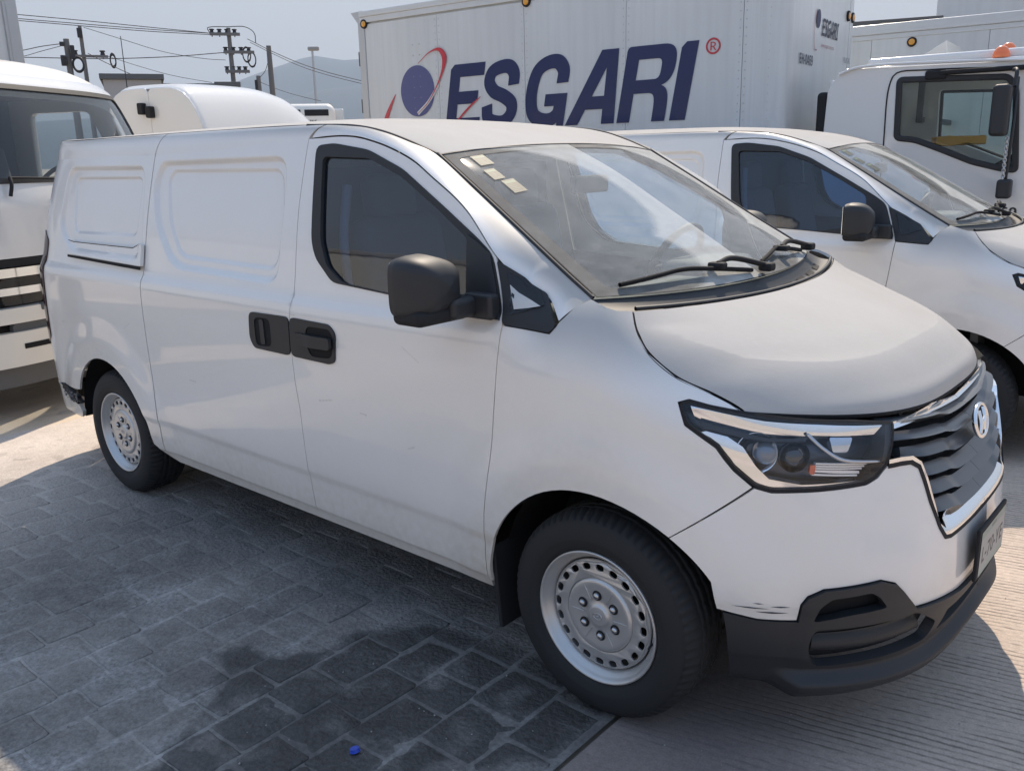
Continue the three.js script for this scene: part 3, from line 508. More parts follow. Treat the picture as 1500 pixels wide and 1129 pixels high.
  const roofSideZ=curve([[-.72,.64],[-.66,.715],[-.5,.735],[.1,.74],[1.656,.74],[1.938,.73],[2.218,.715],[2.345,.703]]);
  const roofMidY=curve([[-.72,1.925],[-.4,1.935],[.6,1.945],[1.4,1.94],[1.8,1.918],[2.084,1.873],[2.363,1.803]]);
  const roof=(x,v)=>{const e=.06*smooth(1.5,2.3,x)*(1-v*v),k=1-Math.pow(Math.abs(v),2.4);const ys=roofSideY(x);return new V3(x+e,ys+(roofMidY(x+e)-ys)*k+(-.006*smooth(.975,1,Math.abs(v))),-v*roofSideZ(x));};
  const wsS=[[2.35,1.765,.698],[2.56,1.642,.725],[2.825,1.484,.760],[2.98,1.394,.785],[3.092,1.330,.803]],wsC=[[2.385,1.798,0],[2.62,1.69,0],[2.9,1.53,0],[3.1,1.415,0],[3.27,1.312,0]];
  const screen=(u,v)=>{const s=polyAt(wsS,u),c=polyAt(wsC,u),k=1-Math.pow(Math.abs(v),2.2);return new V3(s[0]+(c[0]-s[0])*k,s[1]+(c[1]-s[1])*k,-v*s[2]);};
  // bonnet
  const hs=hoodSeam.map(p=>shell(...p).toArray());{const f=shell(3.655,1.075).toArray();hs.push([f[0],f[1],f[2]]);};
  const HA=.060; // the bonnet: a nearly flat top, then a crease and a rolled edge all round
  const hc=[[3.365,1.290,0],[3.50,1.255,0],[3.62,1.220,0],[3.72,1.190,0],[3.79,1.165,0],[3.845,1.143,0],[3.892,1.122,0],[3.922,1.107,0],[3.935,1.016+HA,0]];
  const hoodXZ=(u,v)=>{const s=polyAt(hs,u),c=polyAt(hc,u),a=Math.abs(v),k=1-Math.pow(a,2.0+1.1*smooth(.4,1,u));return [s[0]+(c[0]-s[0])*k,-v*s[2],s[1],c[1]];};
  const hoodEdge=[];for(let i=0;i<=30;i++){const q=hoodXZ(i/30,-1);hoodEdge.push([q[0],q[1]]);}for(let i=1;i<=40;i++){const q=hoodXZ(1,-1+i/40);hoodEdge.push([q[0],q[1]]);}
  hoodEdge.push([hs[0][0]+.75,-1.5],[2.0,-1.5],[2.0,hs[0][2]]);
  const hood=(u,v)=>{
    const q=hoodXZ(u,v),a=Math.abs(v),ky=1-Math.pow(a,2.3);
    const d=Math.max(0,-sdPoly(hoodEdge,q[0],Math.max(Math.abs(q[1]),1e-4))),w=.095+.040*smooth(3.2,3.62,q[0]),ha=HA*smooth(.08,.72,u);
    const t=clamp(1-d/w),top=(q[2]+ha)+(q[3]-q[2]-ha)*ky;
    return new V3(q[0],top-ha*(t*t*(.55+.45*smooth(.0,.35,t))*.35+.65*t),q[1]);
  };
  VAN.surf={rail,roof,screen,hood};

  const van=VAN.root=thing('cargo_van','white dusty cargo van with blank side panels nearest the camera, parked on the cobbles','cargo van','white cargo vans of one make');
  const add=(n,g,m,p=van)=>mesh(n,g,m,p);
  const G=.0018;
  // body panels, near side fine, far side coarser
  const sides=[[1,.0088],[-1,.05]];
  for(const [sd,c] of sides){
    const side=g=>sd>0?g:mirrored(g);
    const rq=add('rear_quarter_panel',side(patch(inset(rear,G),flank,{cell:c})),M.paint);
    const sl=add('sliding_door',side(patch(inset(slide,G),flank,{cell:c})),M.paint);
    const dr=add('front_door',side(patch(inset(door,G),shell,{cell:c*1.3,holes:[winO]})),M.paint);
    add('front_wing',side(patch(inset(fender,G),shell,{cell:sd>0?.02:.05})),M.paint);
    add('screen_pillar',side(gridPatch(rail,sd>0?150:60,10,qs+.0008,1)),M.railShadePaint);
    // door glass
    add('window_seal',side(patch(inset(winO,-.002),shell,{cell:.03,holes:[pane],off:.004,skirt:.02})),M.seal,dr);
    add('window_pane',side(patch(inset(pane,-.004),shell,{cell:.05,off:-.010,skirt:0})),M.glass,dr);
    add('mirror_mount',side(patch(mount,shell,{cell:.04,off:.010,skirt:.02})),M.trim,dr);
    // front quarter light
    const ql=add('quarter_light',side(patch(cornered(inset(quarterHole,-.001),.012,3),shell,{cell:.03,off:.006,skirt:.02})),M.seal);
    add('quarter_pane',side(patch([[2.815,1.411],[2.926,1.384],[2.975,1.329],[2.865,1.283]],shell,{cell:.05,off:.0095,skirt:0})),P({color:lin(.012,.013,.015),roughness:.25}),ql);
    if(sd>0)add('quarter_sticker',patch([[2.833,1.373],[2.963,1.321],[2.876,1.301]],shell,{cell:.05,off:.0125,skirt:0}),S({color:lin(.55,.56,.55),roughness:.5,map:canvasTex(8,8,(g)=>{g.fillStyle='#fff';g.fillRect(0,0,8,8);})}),ql);
    if(sd>0){
      // sliding-door rail and the lower step of its cover
      add('rail_slot',patch([[-0.328,1.283],[-0.330,1.296],[0.521,1.281],[0.522,1.264]],shell,{cell:.05,off:.020,skirt:.0}),M.black,rq);
      add('rail_cover',patch(cornered([[-0.341,1.371],[-0.350,1.298],[-0.305,1.300],[0.519,1.283],[0.512,1.385],[0.460,1.387],[0.391,1.366],[-0.291,1.366]],.008,2),shell,{cell:.03,off:.0215,skirt:.016}),M.paint,rq);
      add('panel_joint',patch([[-0.371,1.371],[-0.291,1.364],[0.391,1.364],[0.460,1.385],[0.460,1.382],[0.393,1.360],[-0.290,1.360],[-0.371,1.367]],shell,{cell:.05,off:.0225,skirt:0}),M.trimDark,rq);
    }
    // the handle pair
    const hA=cornered([[1.452,1.160],[1.728,1.164],[1.728,1.008],[1.475,1.010],[1.447,1.050]],.03),hB=cornered([[1.734,1.164],[1.985,1.160],[2.022,1.128],[2.010,1.020],[1.980,1.006],[1.734,1.008]],.03);
    const h1=cornered([[1.487,1.140],[1.600,1.145],[1.606,1.030],[1.493,1.022]],.03),h2=cornered([[1.845,1.140],[1.985,1.142],[2.008,1.115],[1.998,1.030],[1.860,1.022],[1.832,1.085]],.035);
    for(const [hh,ho,par] of [[hA,h1,sl],[hB,h2,dr]]){
      const b=add('handle_bezel',side(patch(hh,shell,{cell:.03,holes:[ho],off:.006,skirt:.012})),M.trim,par);
      add('handle_bowl',side(patch(inset(ho,-.004),shell,{cell:.03,off:.0015,skirt:0})),M.black,par);
    }
    add('door_handle',side(patch(cornered([[1.525,1.135],[1.553,1.137],[1.560,1.035],[1.530,1.032]],.01),shell,{cell:.02,off:.007,skirt:.006})),M.trim,sl);
    add('door_handle',side(patch(cornered([[1.762,1.108],[2.004,1.110],[2.006,1.066],[1.764,1.058]],.014),shell,{cell:.02,off:(u)=>.014+.012*smooth(1.8,1.9,u),skirt:.014})),M.trim,dr);
    // tail lamp just round the corner, black bumper edge
    add('tail_lamp',side(patch(cornered([[-.78,1.42],[-.66,1.36],[-.70,.80],[-.80,.75]],.03),shell,{cell:.04,off:.006,skirt:.012})),S({color:lin(.03,.008,.008),roughness:.15}));
  }
  // tail bumper, torn at the wheel
  const bumpR=[[-1.335,.485],[-.9,.505],[-.62,.515],[-0.500,0.505],[-0.450,0.450],[-0.410,0.400],[-0.440,0.360],[-.62,.36],[-1.335,.34]];
  const tail=add('rear_bumper',merge(patch(bumpR,shell,{cell:.04,off:.004,skirt:.02}),mirrored(patch(bumpR,shell,{cell:.06,off:.004,skirt:.02}))),M.paint);
  {
    seed=41;const ring=[];for(let i=0;i<26;i++){const a=i/26*6.283,k=rr(.72,1.1);ring.push([-.53+.125*k*Math.cos(a)+.055*Math.sin(a),.487-.030*k*Math.cos(a)*1.3+.026*k*Math.sin(a)]);}
    add('torn_edge',patch(ring,shell,{cell:.02,off:.009,skirt:.02}),M.trimDark,tail);
    const bits=[];for(let i=0;i<40;i++){const a=shell(-.53+rr(-.11,.11),.485+rr(-.035,.03),.014);bits.push(new THREE.TetrahedronGeometry(rr(.004,.011)).rotateX(rr(0,6)).rotateY(rr(0,6)).translate(a.x,a.y,a.z));}
    add('torn_foam',merge(bits),S({color:lin(.20,.20,.20),roughness:1}),tail);
  }
  // rear wall seam of the tailgate and rear underside
  add('tailgate_window',patch(cornered([[-1.335,1.70],[-1.0,1.69],[-.90,1.62],[-.95,1.25],[-1.335,1.22]],.05),shell,{cell:.08,off:.004,skirt:0}),P({color:lin(.02,.022,.026),roughness:.05,clearcoat:1}));
  // roof, gutter, windscreen, bonnet
  const rf=add('roof',gridPatch(roof,110,60,-.72,2.345,-.994,.994),M.dusty);
  for(const sd of [1,-1]){
    const side=g=>sd>0?g:mirrored(g);
    add('roof_gutter',side(tube(gutter.slice(3,9).map(p=>[p[0],p[1]-.003,p[2]-.001]),.0045,90,6)),M.seal,rf);add('roof_gutter',side(tube(gutter.slice(7,12).map(p=>[p[0],p[1]-.002,p[2]-.001]),.0075,60,6)),M.seal,rf);
    const pl=add('screen_seal',side(tube(gutter.slice(11).map(p=>[p[0],p[1]+.0005,p[2]-.002]),.0075,60,6)),M.seal);
  }
  {
    const top=[];for(let i=0;i<=24;i++){const p=screen(.004,-1+2*i/24);top.push([p.x,p.y+.001,p.z]);}
    add('header_seal',tube(top,.006,80,6),M.seal);
  }
  const ws=add('windscreen',gridPatch(screen,50,60,0,.985,-.985,.985),M.screen);
  add('dust_film',gridPatch(screen,50,60,.004,.975,-.98,.98,.0035),M.dust,ws);
  { // black printed border of the glass
    const f=(s,t)=>screen(t,s),o=[[-.985,0],[.985,0],[0.985,0.985],[-.985,.985]],i=cornered([[-.925,.055],[.925,.055],[0.905,0.900],[-.905,.90]],.05);
    add('screen_border',patch(o,f,{cell:.06,holes:[i],off:-.003,skirt:0}),M.trimDark,ws);
  }
  // inspection stickers in the near upper corner
  seed=5;for(const [u,v,w,h,c] of [[.06,-.80,.09,.07],[.155,-.83,.07,.06],[.225,-.80,.08,.07]]){
    const pr=canvasTex(64,64,(g)=>{g.fillStyle='#333b32';g.fillRect(0,0,64,64);g.fillStyle='#5f7560';g.fillRect(5,6,54,12);g.strokeStyle='#6d7a70';g.strokeRect(3,3,58,58);for(let k=0;k<5;k++){g.fillStyle='#5d675e';g.fillRect(8,24+k*7,rr(24,48),2);}});
    const f=(a,b)=>screen(b,a);const g=patch([[v-w/2,u],[v+w/2,u],[v+w/2,u+h],[v-w/2,u+h]],f,{cell:.05,off:-.004,skirt:0});
    const uvA=g.attributes.uv;for(let i=0;i<uvA.count;i++)uvA.setXY(i,(uvA.getX(i)-(v-w/2))/w,1-(uvA.getY(i)-u)/h);
    add('windscreen_sticker',g,S({map:pr,roughness:.6}),ws);
  }
  add('bonnet',merge(gridPatch(hood,90,120,.012,1,-.995,.995)),M.dusty);
  for(const sd of [1,-1])add('bonnet_gap',(g=>sd>0?g:mirrored(g))(tube(hs.map(p=>[p[0],p[1]-.004,p[2]+.001]),.003,60,5)),M.black);
  { // front lip of the bonnet and the dark line under it
    const lip=[];for(let i=0;i<=60;i++){const p=hood(1,-1+2*i/60);lip.push([p.x-.004,p.y-.005,p.z]);}
    add('bonnet_gap',tube(lip,.0075,120,6),M.black);
  }
  // scuttle between glass and bonnet
  {
    const cowl=(u,v)=>{const a=screen(.972,v),b=hood(.0,v);const p=a.lerp(b,u);p.y-=.030*Math.sin(Math.PI*clamp(u))*(.4+.6*(1-v*v))+.006;return p;};
    const cw=add('scuttle',gridPatch(cowl,14,60,0,1,-1,1),M.trim);
    for(let k=0;k<9;k++){const v=-.72+1.44*k/8;add('scuttle_vent',gridPatch(cowl,4,4,.34,.56,v-.055,v+.055,.003),M.trimDark,cw);}
    const ridge=[];for(let i=0;i<=40;i++){const p=cowl(.90,-.97+1.94*i/40);ridge.push([p.x,p.y+.012,p.z]);}
    add('scuttle_edge',tube(ridge,.007,80,6),M.trim,cw);
  }
  // wipers
  for(const [pv,tipV,tipU,midV,midU] of [[.02,-.86,.93,-.30,.90],[.80,.10,.925,.40,.885]]){
    const w=add('wiper',(()=>{const a=screen(1.03,pv),b=screen(midU,(pv*.35+midV*.65)),c=screen(midU+.005,midV);
      a.y+=.045;b.y+=.05;c.y+=.042;return merge(tube([a,b,c],.010,20,6),rbox(.05,.03,.05,.01,a.x,a.y-.006,a.z),rbox(.06,.022,.04,.008,c.x,c.y-.006,c.z));})(),M.trimDark);
    const pts=[];for(let i=0;i<=10;i++){const t=i/10,p=screen(midU-.03+(tipU-midU+.05)*Math.abs(t-.45)*1.2+.02*t,tipV+(pv-.08-tipV)*t);p.y+=.016+.012*Math.sin(t*3.14);pts.push(p);}
    add('wiper_blade',merge(tube(pts,.008,30,6)),M.black,w);
  }
  // ---- nose ----
  const both=(ring,f,o)=>merge(patch(ring,f,o),mirrored(patch(ring,f,o)));
  add('front_bumper',both(inset(bumper,.0012).map(p=>[Math.min(p[0],4.740),p[1]]).map(p=>p[0]>4.73?[4.74,p[1]]:p),shell,{cell:.022,skirt:.015}),M.paint);
  const lipT=s=>.300+.055*smooth(4.2,4.7,s);
  const lipOff=(s,t)=>.004+.040*smooth(lipT(s)+.016,lipT(s)-.016,t)*smooth(3.70,3.80,s)-.018*smooth(lipT(s)-.03,.225,t)+.008*smooth(3.74,3.80,s);
  const lb=add('lower_bumper',both(lower,shell,{cell:.0095,holes:[slot,intake,lowerGap.map(p=>[Math.min(p[0],4.735),p[1]])],off:lipOff,skirt:.03}),M.trim);
  for(const sd of [1,-1])add('fog_recess',(g=>sd>0?g:mirrored(g))(patch(inset(slot,-.01),shell,{cell:.03,off:-.03,skirt:0})),M.black,lb);
  for(const sd of [1,-1])add('lower_intake',(g=>sd>0?g:mirrored(g))(patch(inset(intake,-.01),shell,{cell:.03,off:-.035,skirt:0})),M.trim,lb);
  for(const sd of [1,-1])add('intake_bar',(g=>sd>0?g:mirrored(g))(patch(cornered([[3.815,0.345],[4.230,0.352],[4.200,0.425],[3.815,0.415]],.02),shell,{cell:.02,off:(s,t)=>-.030+.018*Math.sin(clamp((t-.345)/.07)*3.14),skirt:.01})),M.trim,lb);
  add('lower_intake',both([[4.300,0.320],[4.740,0.320],[4.740,0.410],[4.330,0.410]],shell,{cell:.05,off:-.03,skirt:0}),M.black,lb);
  add('paint_scrape',merge(...[[3.60,.515,.10,.003],[3.66,.503,.085,.004],[3.70,.522,.05,.003],[3.655,.530,.03,.002]].map(([s,t,l,h])=>patch([[s,t],[s+l*.5,t-h*.7],[s+l,t],[s+l*.5,t+h*.7]],shell,{cell:.02,off:.0015,skirt:0}))),S({color:lin(.06,.06,.07),roughness:.8}),van);
  // headlamps
  for(const sd of [1,-1]){
    const side=g=>sd>0?g:mirrored(g),hl=add('headlamp',side(patch(inset(lampR,-.001),shell,{cell:.03,holes:[inset(lampR,.0075)],off:.002,skirt:.09})),M.trimDark);
    add('lamp_back',side(patch(inset(lampR,.002),shell,{cell:.03,off:-.085,skirt:0})),S({color:lin(.10,.105,.115),metalness:.6,roughness:.28}),hl);
    add('chrome_strip',side(patch([[3.515,1.082],[3.602,1.070],[3.715,1.055],[3.866,1.045],[4.112,1.021],[4.096,1.000],[3.85,1.018],[3.726,1.015],[3.656,1.021],[3.584,1.032],[3.528,1.046]],shell,{cell:.015,off:(s,t)=>-.008-.9*Math.max(0,1.062-.10*(s-3.7)-t)*.6,skirt:.03})),M.chrome,hl);
    add('chrome_strip',side(patch([[3.541,1.009],[3.568,.997],[3.592,.980],[3.628,.928],[3.686,.873],[3.735,.864],[4.0,.867],[3.991,.877],[3.803,.874],[3.716,.889],[3.684,.925],[3.652,.977],[3.613,1.003],[3.557,1.014]],shell,{cell:.015,off:-.010,skirt:.04})),M.chrome,hl);
    add('lamp_blade',side(patch([[3.540,1.042],[3.716,1.006],[3.824,1.006],[3.825,0.997],[3.717,0.996],[3.604,1.011],[3.540,1.025]],shell,{cell:.02,off:-.014,skirt:.03})),M.trim,hl);
    const drl=[[3.831,1.018],[3.868,.977],[3.913,.944],[3.951,.932],[4.06,.917]].map(p=>shell(p[0],p[1],-.014));
    add('running_light',side(tube(drl,.0055,40,6)),M.satin,hl);
    const bowlAt=(s,t,r,dp,dir,m,n2='lamp_bowl')=>{
      const c=shell(s,t,dp),n=new V3(...dir).normalize(),q=new THREE.Quaternion().setFromUnitVectors(new V3(0,1,0),n);
      return [add(n2,side(new THREE.LatheGeometry([[.001,-.05],[r*.35,-.046],[r*.65,-.034],[r*.88,-.014],[r,.006],[r*1.01,-.008]].map(p=>new THREE.Vector2(...p)),32).applyQuaternion(q).translate(c.x,c.y,c.z)),m,hl),c,n,q];};
    const [b1,c1,n1,q1]=bowlAt(3.690,.958,.056,-.042,[.55,.16,.80],M.chrome);
    const e1=c1.clone().addScaledVector(n1,-.020).add(new V3(.022,0,-.014));
    add('lamp_projector',side(new THREE.SphereGeometry(.036,28,18).translate(e1.x,e1.y,e1.z)),P({color:lin(.16,.19,.23),roughness:.04,metalness:.3,clearcoat:1}),b1);
    const [b2,c2,n2,q2]=bowlAt(3.800,.948,.044,-.055,[.75,.05,.65],P({color:lin(.05,.052,.06),roughness:.15,metalness:.7}));
    add('lamp_projector',side(new THREE.SphereGeometry(.034,24,16).translate(c2.x-.012*n2.x,c2.y,c2.z-.012*n2.z)),P({color:lin(.02,.022,.026),roughness:.03,clearcoat:1}),b2);
    add('lamp_reflector',side(patch(cornered([[3.904,1.012],[3.985,1.006],[3.966,.957],[3.916,.961]],.008,3),shell,{cell:.012,off:(s,t)=>-.030-.5*Math.max(0,1.012-t)*.5,skirt:.02})),S({color:lin(.50,.58,.70),metalness:1,roughness:.12}),hl);
    const tb=[];for(let k=0;k<5;k++)tb.push(patch([[3.853-.003*k,.931-.0075*k],[4.02-.009*k,.916-.0065*k],[4.019-.009*k,.911-.0065*k],[3.852-.003*k,.926-.0075*k]],shell,{cell:.04,off:-.026,skirt:.014}));
    add('side_reflector',side(patch(cornered([[3.836,.925],[3.852,.924],[3.848,.898],[3.833,.900]],.004,2),shell,{cell:.02,off:-.024,skirt:.01})),P({color:lin(.55,.10,.05),roughness:.2,clearcoat:1}),hl);
    add('turn_lamp',side(merge(tb)),P({color:lin(.75,.75,.74),roughness:.15,metalness:.3}),hl);
    add('lamp_divider',side(patch([[4.095,1.023],[4.119,1.025],[4.068,0.917],[4.053,0.918]],shell,{cell:.03,off:-.004,skirt:.05})),M.trim,hl);
    add('lamp_lens',side(patch(inset(lampR,.003),shell,{cell:.03,off:.0015,skirt:0})),M.lens,hl);
  }
  // grille
  const gr=add('grille',both(grille.map(p=>[Math.min(p[0],4.74),p[1]]),shell,{cell:.03,off:-.06,skirt:0}),M.black);
  {
    const wave=s=>{const q=(4.74-s)/.62;return .040*q*q+.012*smooth(.38,.52,q);}; // slats rise away from the badge with a kink
    const left=t=>t>.93?4.085:t>.88?4.155:4.165+(.87-t)*.38;
    for(let k=0;k<6;k++){
      const t0=.992-.0565*k;
      const ring=[];const a=Math.min(left(t0+.02)+.012,4.5);
      const N=14;for(let i=0;i<=N;i++){const s=a+(4.739-a)*i/N;ring.push([s,t0+wave(s)-.016]);}
      for(let i=N;i>=0;i--){const s=a+(4.739-a)*i/N;ring.push([s,t0+wave(s)+.018]);}
      const off=(s,t)=>{const tt=(t-(t0+wave(s)))/.04;return -.030+.030*(.5-tt)*smooth(-.2,.8,(s-a)/.14);};
      add('slat',both(ring,shell,{cell:.018,off,skirt:.03}),M.slat,gr);
    }
    for(let k=0;k<3;k++)add('grille_strut',both([[4.30+.15*k,1.0],[4.306+.15*k,1.0],[4.306+.15*k,.69],[4.30+.15*k,.69]],shell,{cell:.05,off:-.05,skirt:0}),M.trimDark,gr);
    const frame=[[4.075,0.912],[4.128,0.911],[4.177,0.906],[4.219,0.883],[4.235,0.839],[4.253,0.777],[4.296,0.687],[4.323,0.654],[4.357,0.649],[4.500,0.651],[4.741,0.649]];
    const fp=frame.map(p=>shell(p[0],p[1],.010));
    const band=(list,w,o)=>{const L=[];for(const p of list)L.push(p);const up=[],dn=[];for(let i=0;i<L.length;i++){const p=L[Math.max(i-1,0)],q=L[Math.min(i+1,L.length-1)],dx=q[0]-p[0],dy=q[1]-p[1],l=Math.hypot(dx,dy);const ww=typeof w==='function'?w(i/(L.length-1)):w;up.push([L[i][0]-dy/l*ww*0,L[i][1]]);dn.push([L[i][0]-dy/l*ww,L[i][1]+dx/l*ww]);}return [...up,...dn.reverse()];};
    const low=band(frame,q=>.011+.048*smooth(.62,.92,q));
    add('chrome_frame',both(low.map(p=>[Math.min(p[0],4.74),p[1]]),shell,{cell:.02,off:(s,t)=>.004-.035*smooth(.655,.705,t)*smooth(4.25,4.4,s),skirt:.025}),M.chrome,gr);
    add('chrome_frame',both([[4.135,1.005],[4.412,1.017],[4.740,1.007],[4.740,1.023],[4.401,1.037],[4.131,1.025]],shell,{cell:.02,off:(s,t)=>.006-.02*smooth(1.04,1.02,t),skirt:.02}),M.chrome,gr);
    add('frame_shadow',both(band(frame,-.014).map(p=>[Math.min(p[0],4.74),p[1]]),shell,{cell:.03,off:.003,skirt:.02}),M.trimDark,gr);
    // emblem: slanted H in an oval
    const c=shell(4.741,.912,.016),nrm=surfN(shell,4.73,.912);nrm.z=0;nrm.normalize();
    const basis=new THREE.Matrix4().makeBasis(new V3(0,0,-1),new V3(-nrm.y,nrm.x,0),nrm);basis.setPosition(c);
    const el=[];for(let i=0;i<48;i++){const a=i/48*6.2832;el.push([.066*Math.cos(a),.050*Math.sin(a),0]);}
    const hgeo=merge(tube([[-.030,-.036,0],[-.022,-.005,.004],[-.018,.034,0]],.0085,12,8),tube([[.018,-.034,0],[.022,.005,.004],[.030,.036,0]],.0085,12,8),tube([[-.022,-.008,.004],[0,.001,.007],[.022,.008,.004]],.0075,12,8));
    const em=add('emblem',merge(tube(el,.0075,96,8,true),hgeo).applyMatrix4(basis),M.chrome,gr);
    add('emblem_plate',new THREE.CylinderGeometry(1,1,.006,40).rotateX(Math.PI/2).scale(.064,.048,1).translate(0,0,-.006).applyMatrix4(basis),M.trim,em);
  }
  // number plate
  {
    const c=shell(4.741,.535,.022),b=new THREE.Matrix4().makeRotationY(Math.PI/2);b.setPosition(c.x+.004,.535,.02);
    const pl=add('number_plate',rbox(.335,.172,.012,.008).applyMatrix4(b),M.trimDark);
    const pt=canvasTex(512,256,(g,w,h)=>{g.fillStyle='#a3a3a0';g.fillRect(0,0,w,h);g.fillStyle='#8e9a92';g.fillRect(0,0,w,44);g.fillStyle='#33373d';g.font='bold 132px sans-serif';g.textAlign='center';g.fillText('L-70-YE',w/2,190);g.font='bold 26px sans-serif';g.fillText('MEXICO',w/2,34);g.fillStyle='#9aa59c';g.fillRect(0,222,w,34);});
    add('plate_face',new THREE.PlaneGeometry(.302,.148).translate(0,0,.0075).applyMatrix4(b),S({map:pt,roughness:.5}),pl);
  }
  // ---- wheels ----
  const tyreGeo=(()=>{
    const pr=[[.200,-.19],[.222,-.203],[.27,-.222],[.312,-.216],[.334,-.202],[.3435,-.184]];
    for(const z of [-.158,-.128,-.092,-.062]){pr.push([.3465,z-.0115],[.3465,z-.005],[.338,z-.0035],[.338,z+.0035],[.3465,z+.005]);}
    pr.push([.3435,-.032],[.334,-.014],[.322,-.002],[.318,-.0035],[.312,.004],[.285,.0105],[.262,.0115],[.258,.009],[.240,.006],[.228,-.002],[.219,-.010],[.205,-.016]);
    const N=216,g=new THREE.LatheGeometry(pr.map(p=>new THREE.Vector2(...p)),N),a=g.attributes.position;
    for(let i=0;i<a.count;i++){const x=a.getX(i),y=a.getY(i),z=a.getZ(i),r=Math.hypot(x,z),seg=Math.floor(i/pr.length)%N;
      const sh=(y>-.05&&r>.326)||(y<-.17&&r>.326);if(sh&&seg%3===0){const k=(r-.010)/r;a.setX(i,x*k);a.setZ(i,z*k);}
      else if(r>.345&&seg%6===0){const k=(r-.003)/r;a.setX(i,x*k);a.setZ(i,z*k);}}
    g.computeVertexNormals();return g.rotateX(Math.PI/2);
  })();
  const lathe=(p,n=64)=>new THREE.LatheGeometry(p.map(q=>new THREE.Vector2(...q)),n).rotateX(Math.PI/2);
  const rimGeo=lathe([[.17,-.19],[.205,-.185],[.185,-.16],[.180,-.06],[.1865,-.046],[.193,-.030],[.203,-.020],[.208,-.010],[.2125,-.002],[.217,.002],[.2215,.001],[.2225,-.004],[.220,-.012]],96);
  const discGeo=(()=>{
    const sh=new THREE.Shape();sh.absarc(0,0,.1825,0,Math.PI*2);const inn=new THREE.Path();inn.absarc(0,0,.126,0,Math.PI*2,true);sh.holes.push(inn);
    for(let k=0;k<20;k++){const a=k/20*Math.PI*2,h=new THREE.Path(),cx=.163*Math.cos(a),cy=.163*Math.sin(a),pts=[];
      for(let i=0;i<14;i++){const b=-i/14*6.2832,c=Math.cos(b),s=Math.sin(b),ex=Math.sign(c)*Math.pow(Math.abs(c),.75)*.0125,ey=Math.sign(s)*Math.pow(Math.abs(s),.75)*.0165;pts.push(new THREE.Vector2(cx+ex*Math.cos(a)-ey*Math.sin(a),cy+ex*Math.sin(a)+ey*Math.cos(a)));}
      h.setFromPoints(pts);sh.holes.push(h);}
    const g=new THREE.ExtrudeGeometry(sh,{depth:.004,bevelEnabled:true,bevelSize:.0015,bevelThickness:.0015,bevelSegments:2,curveSegments:48}),a=g.attributes.position;
    for(let i=0;i<a.count;i++){const r=Math.hypot(a.getX(i),a.getY(i));a.setZ(i,a.getZ(i)-.030-.012*smooth(.172,.188,r)+.004*Math.sin((r-.126)/.06*3.14)*0);}
    return toCreasedNormals(g,.7);
  })();
  const capGeo=lathe([[.001,-.014],[.030,-.014],[.034,-.017],[.040,-.024],[.055,-.024],[.08,-.0215],[.100,-.019],[.112,-.018],[.1195,-.0205],[.1235,-.028],[.127,-.034]],72);
  const ribs=merge(...[0,1,2,3,4,5].map(k=>rbox(.05,.003,.003,.0012,.082,0,-.0195).rotateZ(k*Math.PI/3+.02)));
  const wheel=(x,z,sd,st)=>{
    const w=new THREE.Group();w.name='wheel';w.position.set(x,.345,sd*z);if(sd<0)w.rotation.y=Math.PI;van.add(w);w.rotation.y+=st;
    w.add(Object.assign(new THREE.Mesh(tyreGeo,M.rubber),{name:'tyre'}));
    const add2=(n,g,m)=>mesh(n,g,m,w);
    add2('rim',rimGeo,M.steel);add2('wheel_disc',discGeo,M.steel);add2('hub_cap',merge(capGeo,ribs),M.steel);
    add2('brake_drum',lathe([[.001,-.07],[.17,-.07],[.17,-.12]],40),M.black);
    for(let k=0;k<6;k++){const a=k*Math.PI/3+Math.PI/6+.1,cx=.068*Math.cos(a),cy=.068*Math.sin(a);
      add2('wheel_nut',merge(lathe([[.001,-.009],[.006,-.0095],[.0095,-.013],[.0105,-.017],[.0105,-.024]],14).translate(cx,cy,0)),M.satin);
      add2('nut_recess',lathe([[.0105,-.0205],[.0165,-.0195],[.0172,-.0212]],20).translate(cx,cy,.0),M.trimDark);}
    const el=[];for(let i=0;i<30;i++){const a=i/30*6.2832;el.push([.016*Math.cos(a),.0105*Math.sin(a),-.0135]);}
    add2('cap_emblem',merge(tube(el,.0012,40,5,true),tube([[-.007,-.006,-.0135],[-.004,.006,-.0135]],.0012,4,5),tube([[.004,-.006,-.0135],[.007,.006,-.0135]],.0012,4,5),tube([[-.005,-.001,-.0135],[.005,.001,-.0135]],.0012,4,5)),M.satin);
    add2('tyre_valve',cyl([.193,-.03,-.03],[.199,-.031,.004],.0035,.003),M.trimDark);
    w.traverse(o=>{o.castShadow=o.receiveShadow=true;});
    return w;
  };
  for(const sd of [1,-1]){wheel(3.19,.933,sd,0);wheel(0,.918,sd,0);}
  // wheel housings, floor pan, inner shell
  for(const [cx,n] of [[0,'wheel_housing'],[3.19,'wheel_housing']])for(const sd of [1,-1]){
    const g=new THREE.CylinderGeometry(.435,.435,.40,40,1,true,Math.PI*.5-.25,Math.PI+.5).rotateX(Math.PI/2);g.rotateZ(0);
    const c=new THREE.CylinderGeometry(.437,.437,cx?.33:.38,40,1,true).rotateX(Math.PI/2).translate(cx,.36,sd*(cx?.69:.72)),d=new THREE.CircleGeometry(.44,30,-.1,Math.PI+.2).translate(cx,.36,sd*.53);
    const cl=c.toNonIndexed(),p=cl.attributes.position,keep=[];for(let i=0;i<p.count;i+=3){if((p.getY(i)+p.getY(i+1)+p.getY(i+2))/3>.34)keep.push(i,i+1,i+2);}
    const o=new THREE.BufferGeometry();for(const k of ['position','normal','uv']){const A=cl.attributes[k],arr=[];for(const i of keep)for(let q=0;q<A.itemSize;q++)arr.push(A.array[i*A.itemSize+q]);o.setAttribute(k,new THREE.Float32BufferAttribute(arr,A.itemSize));}
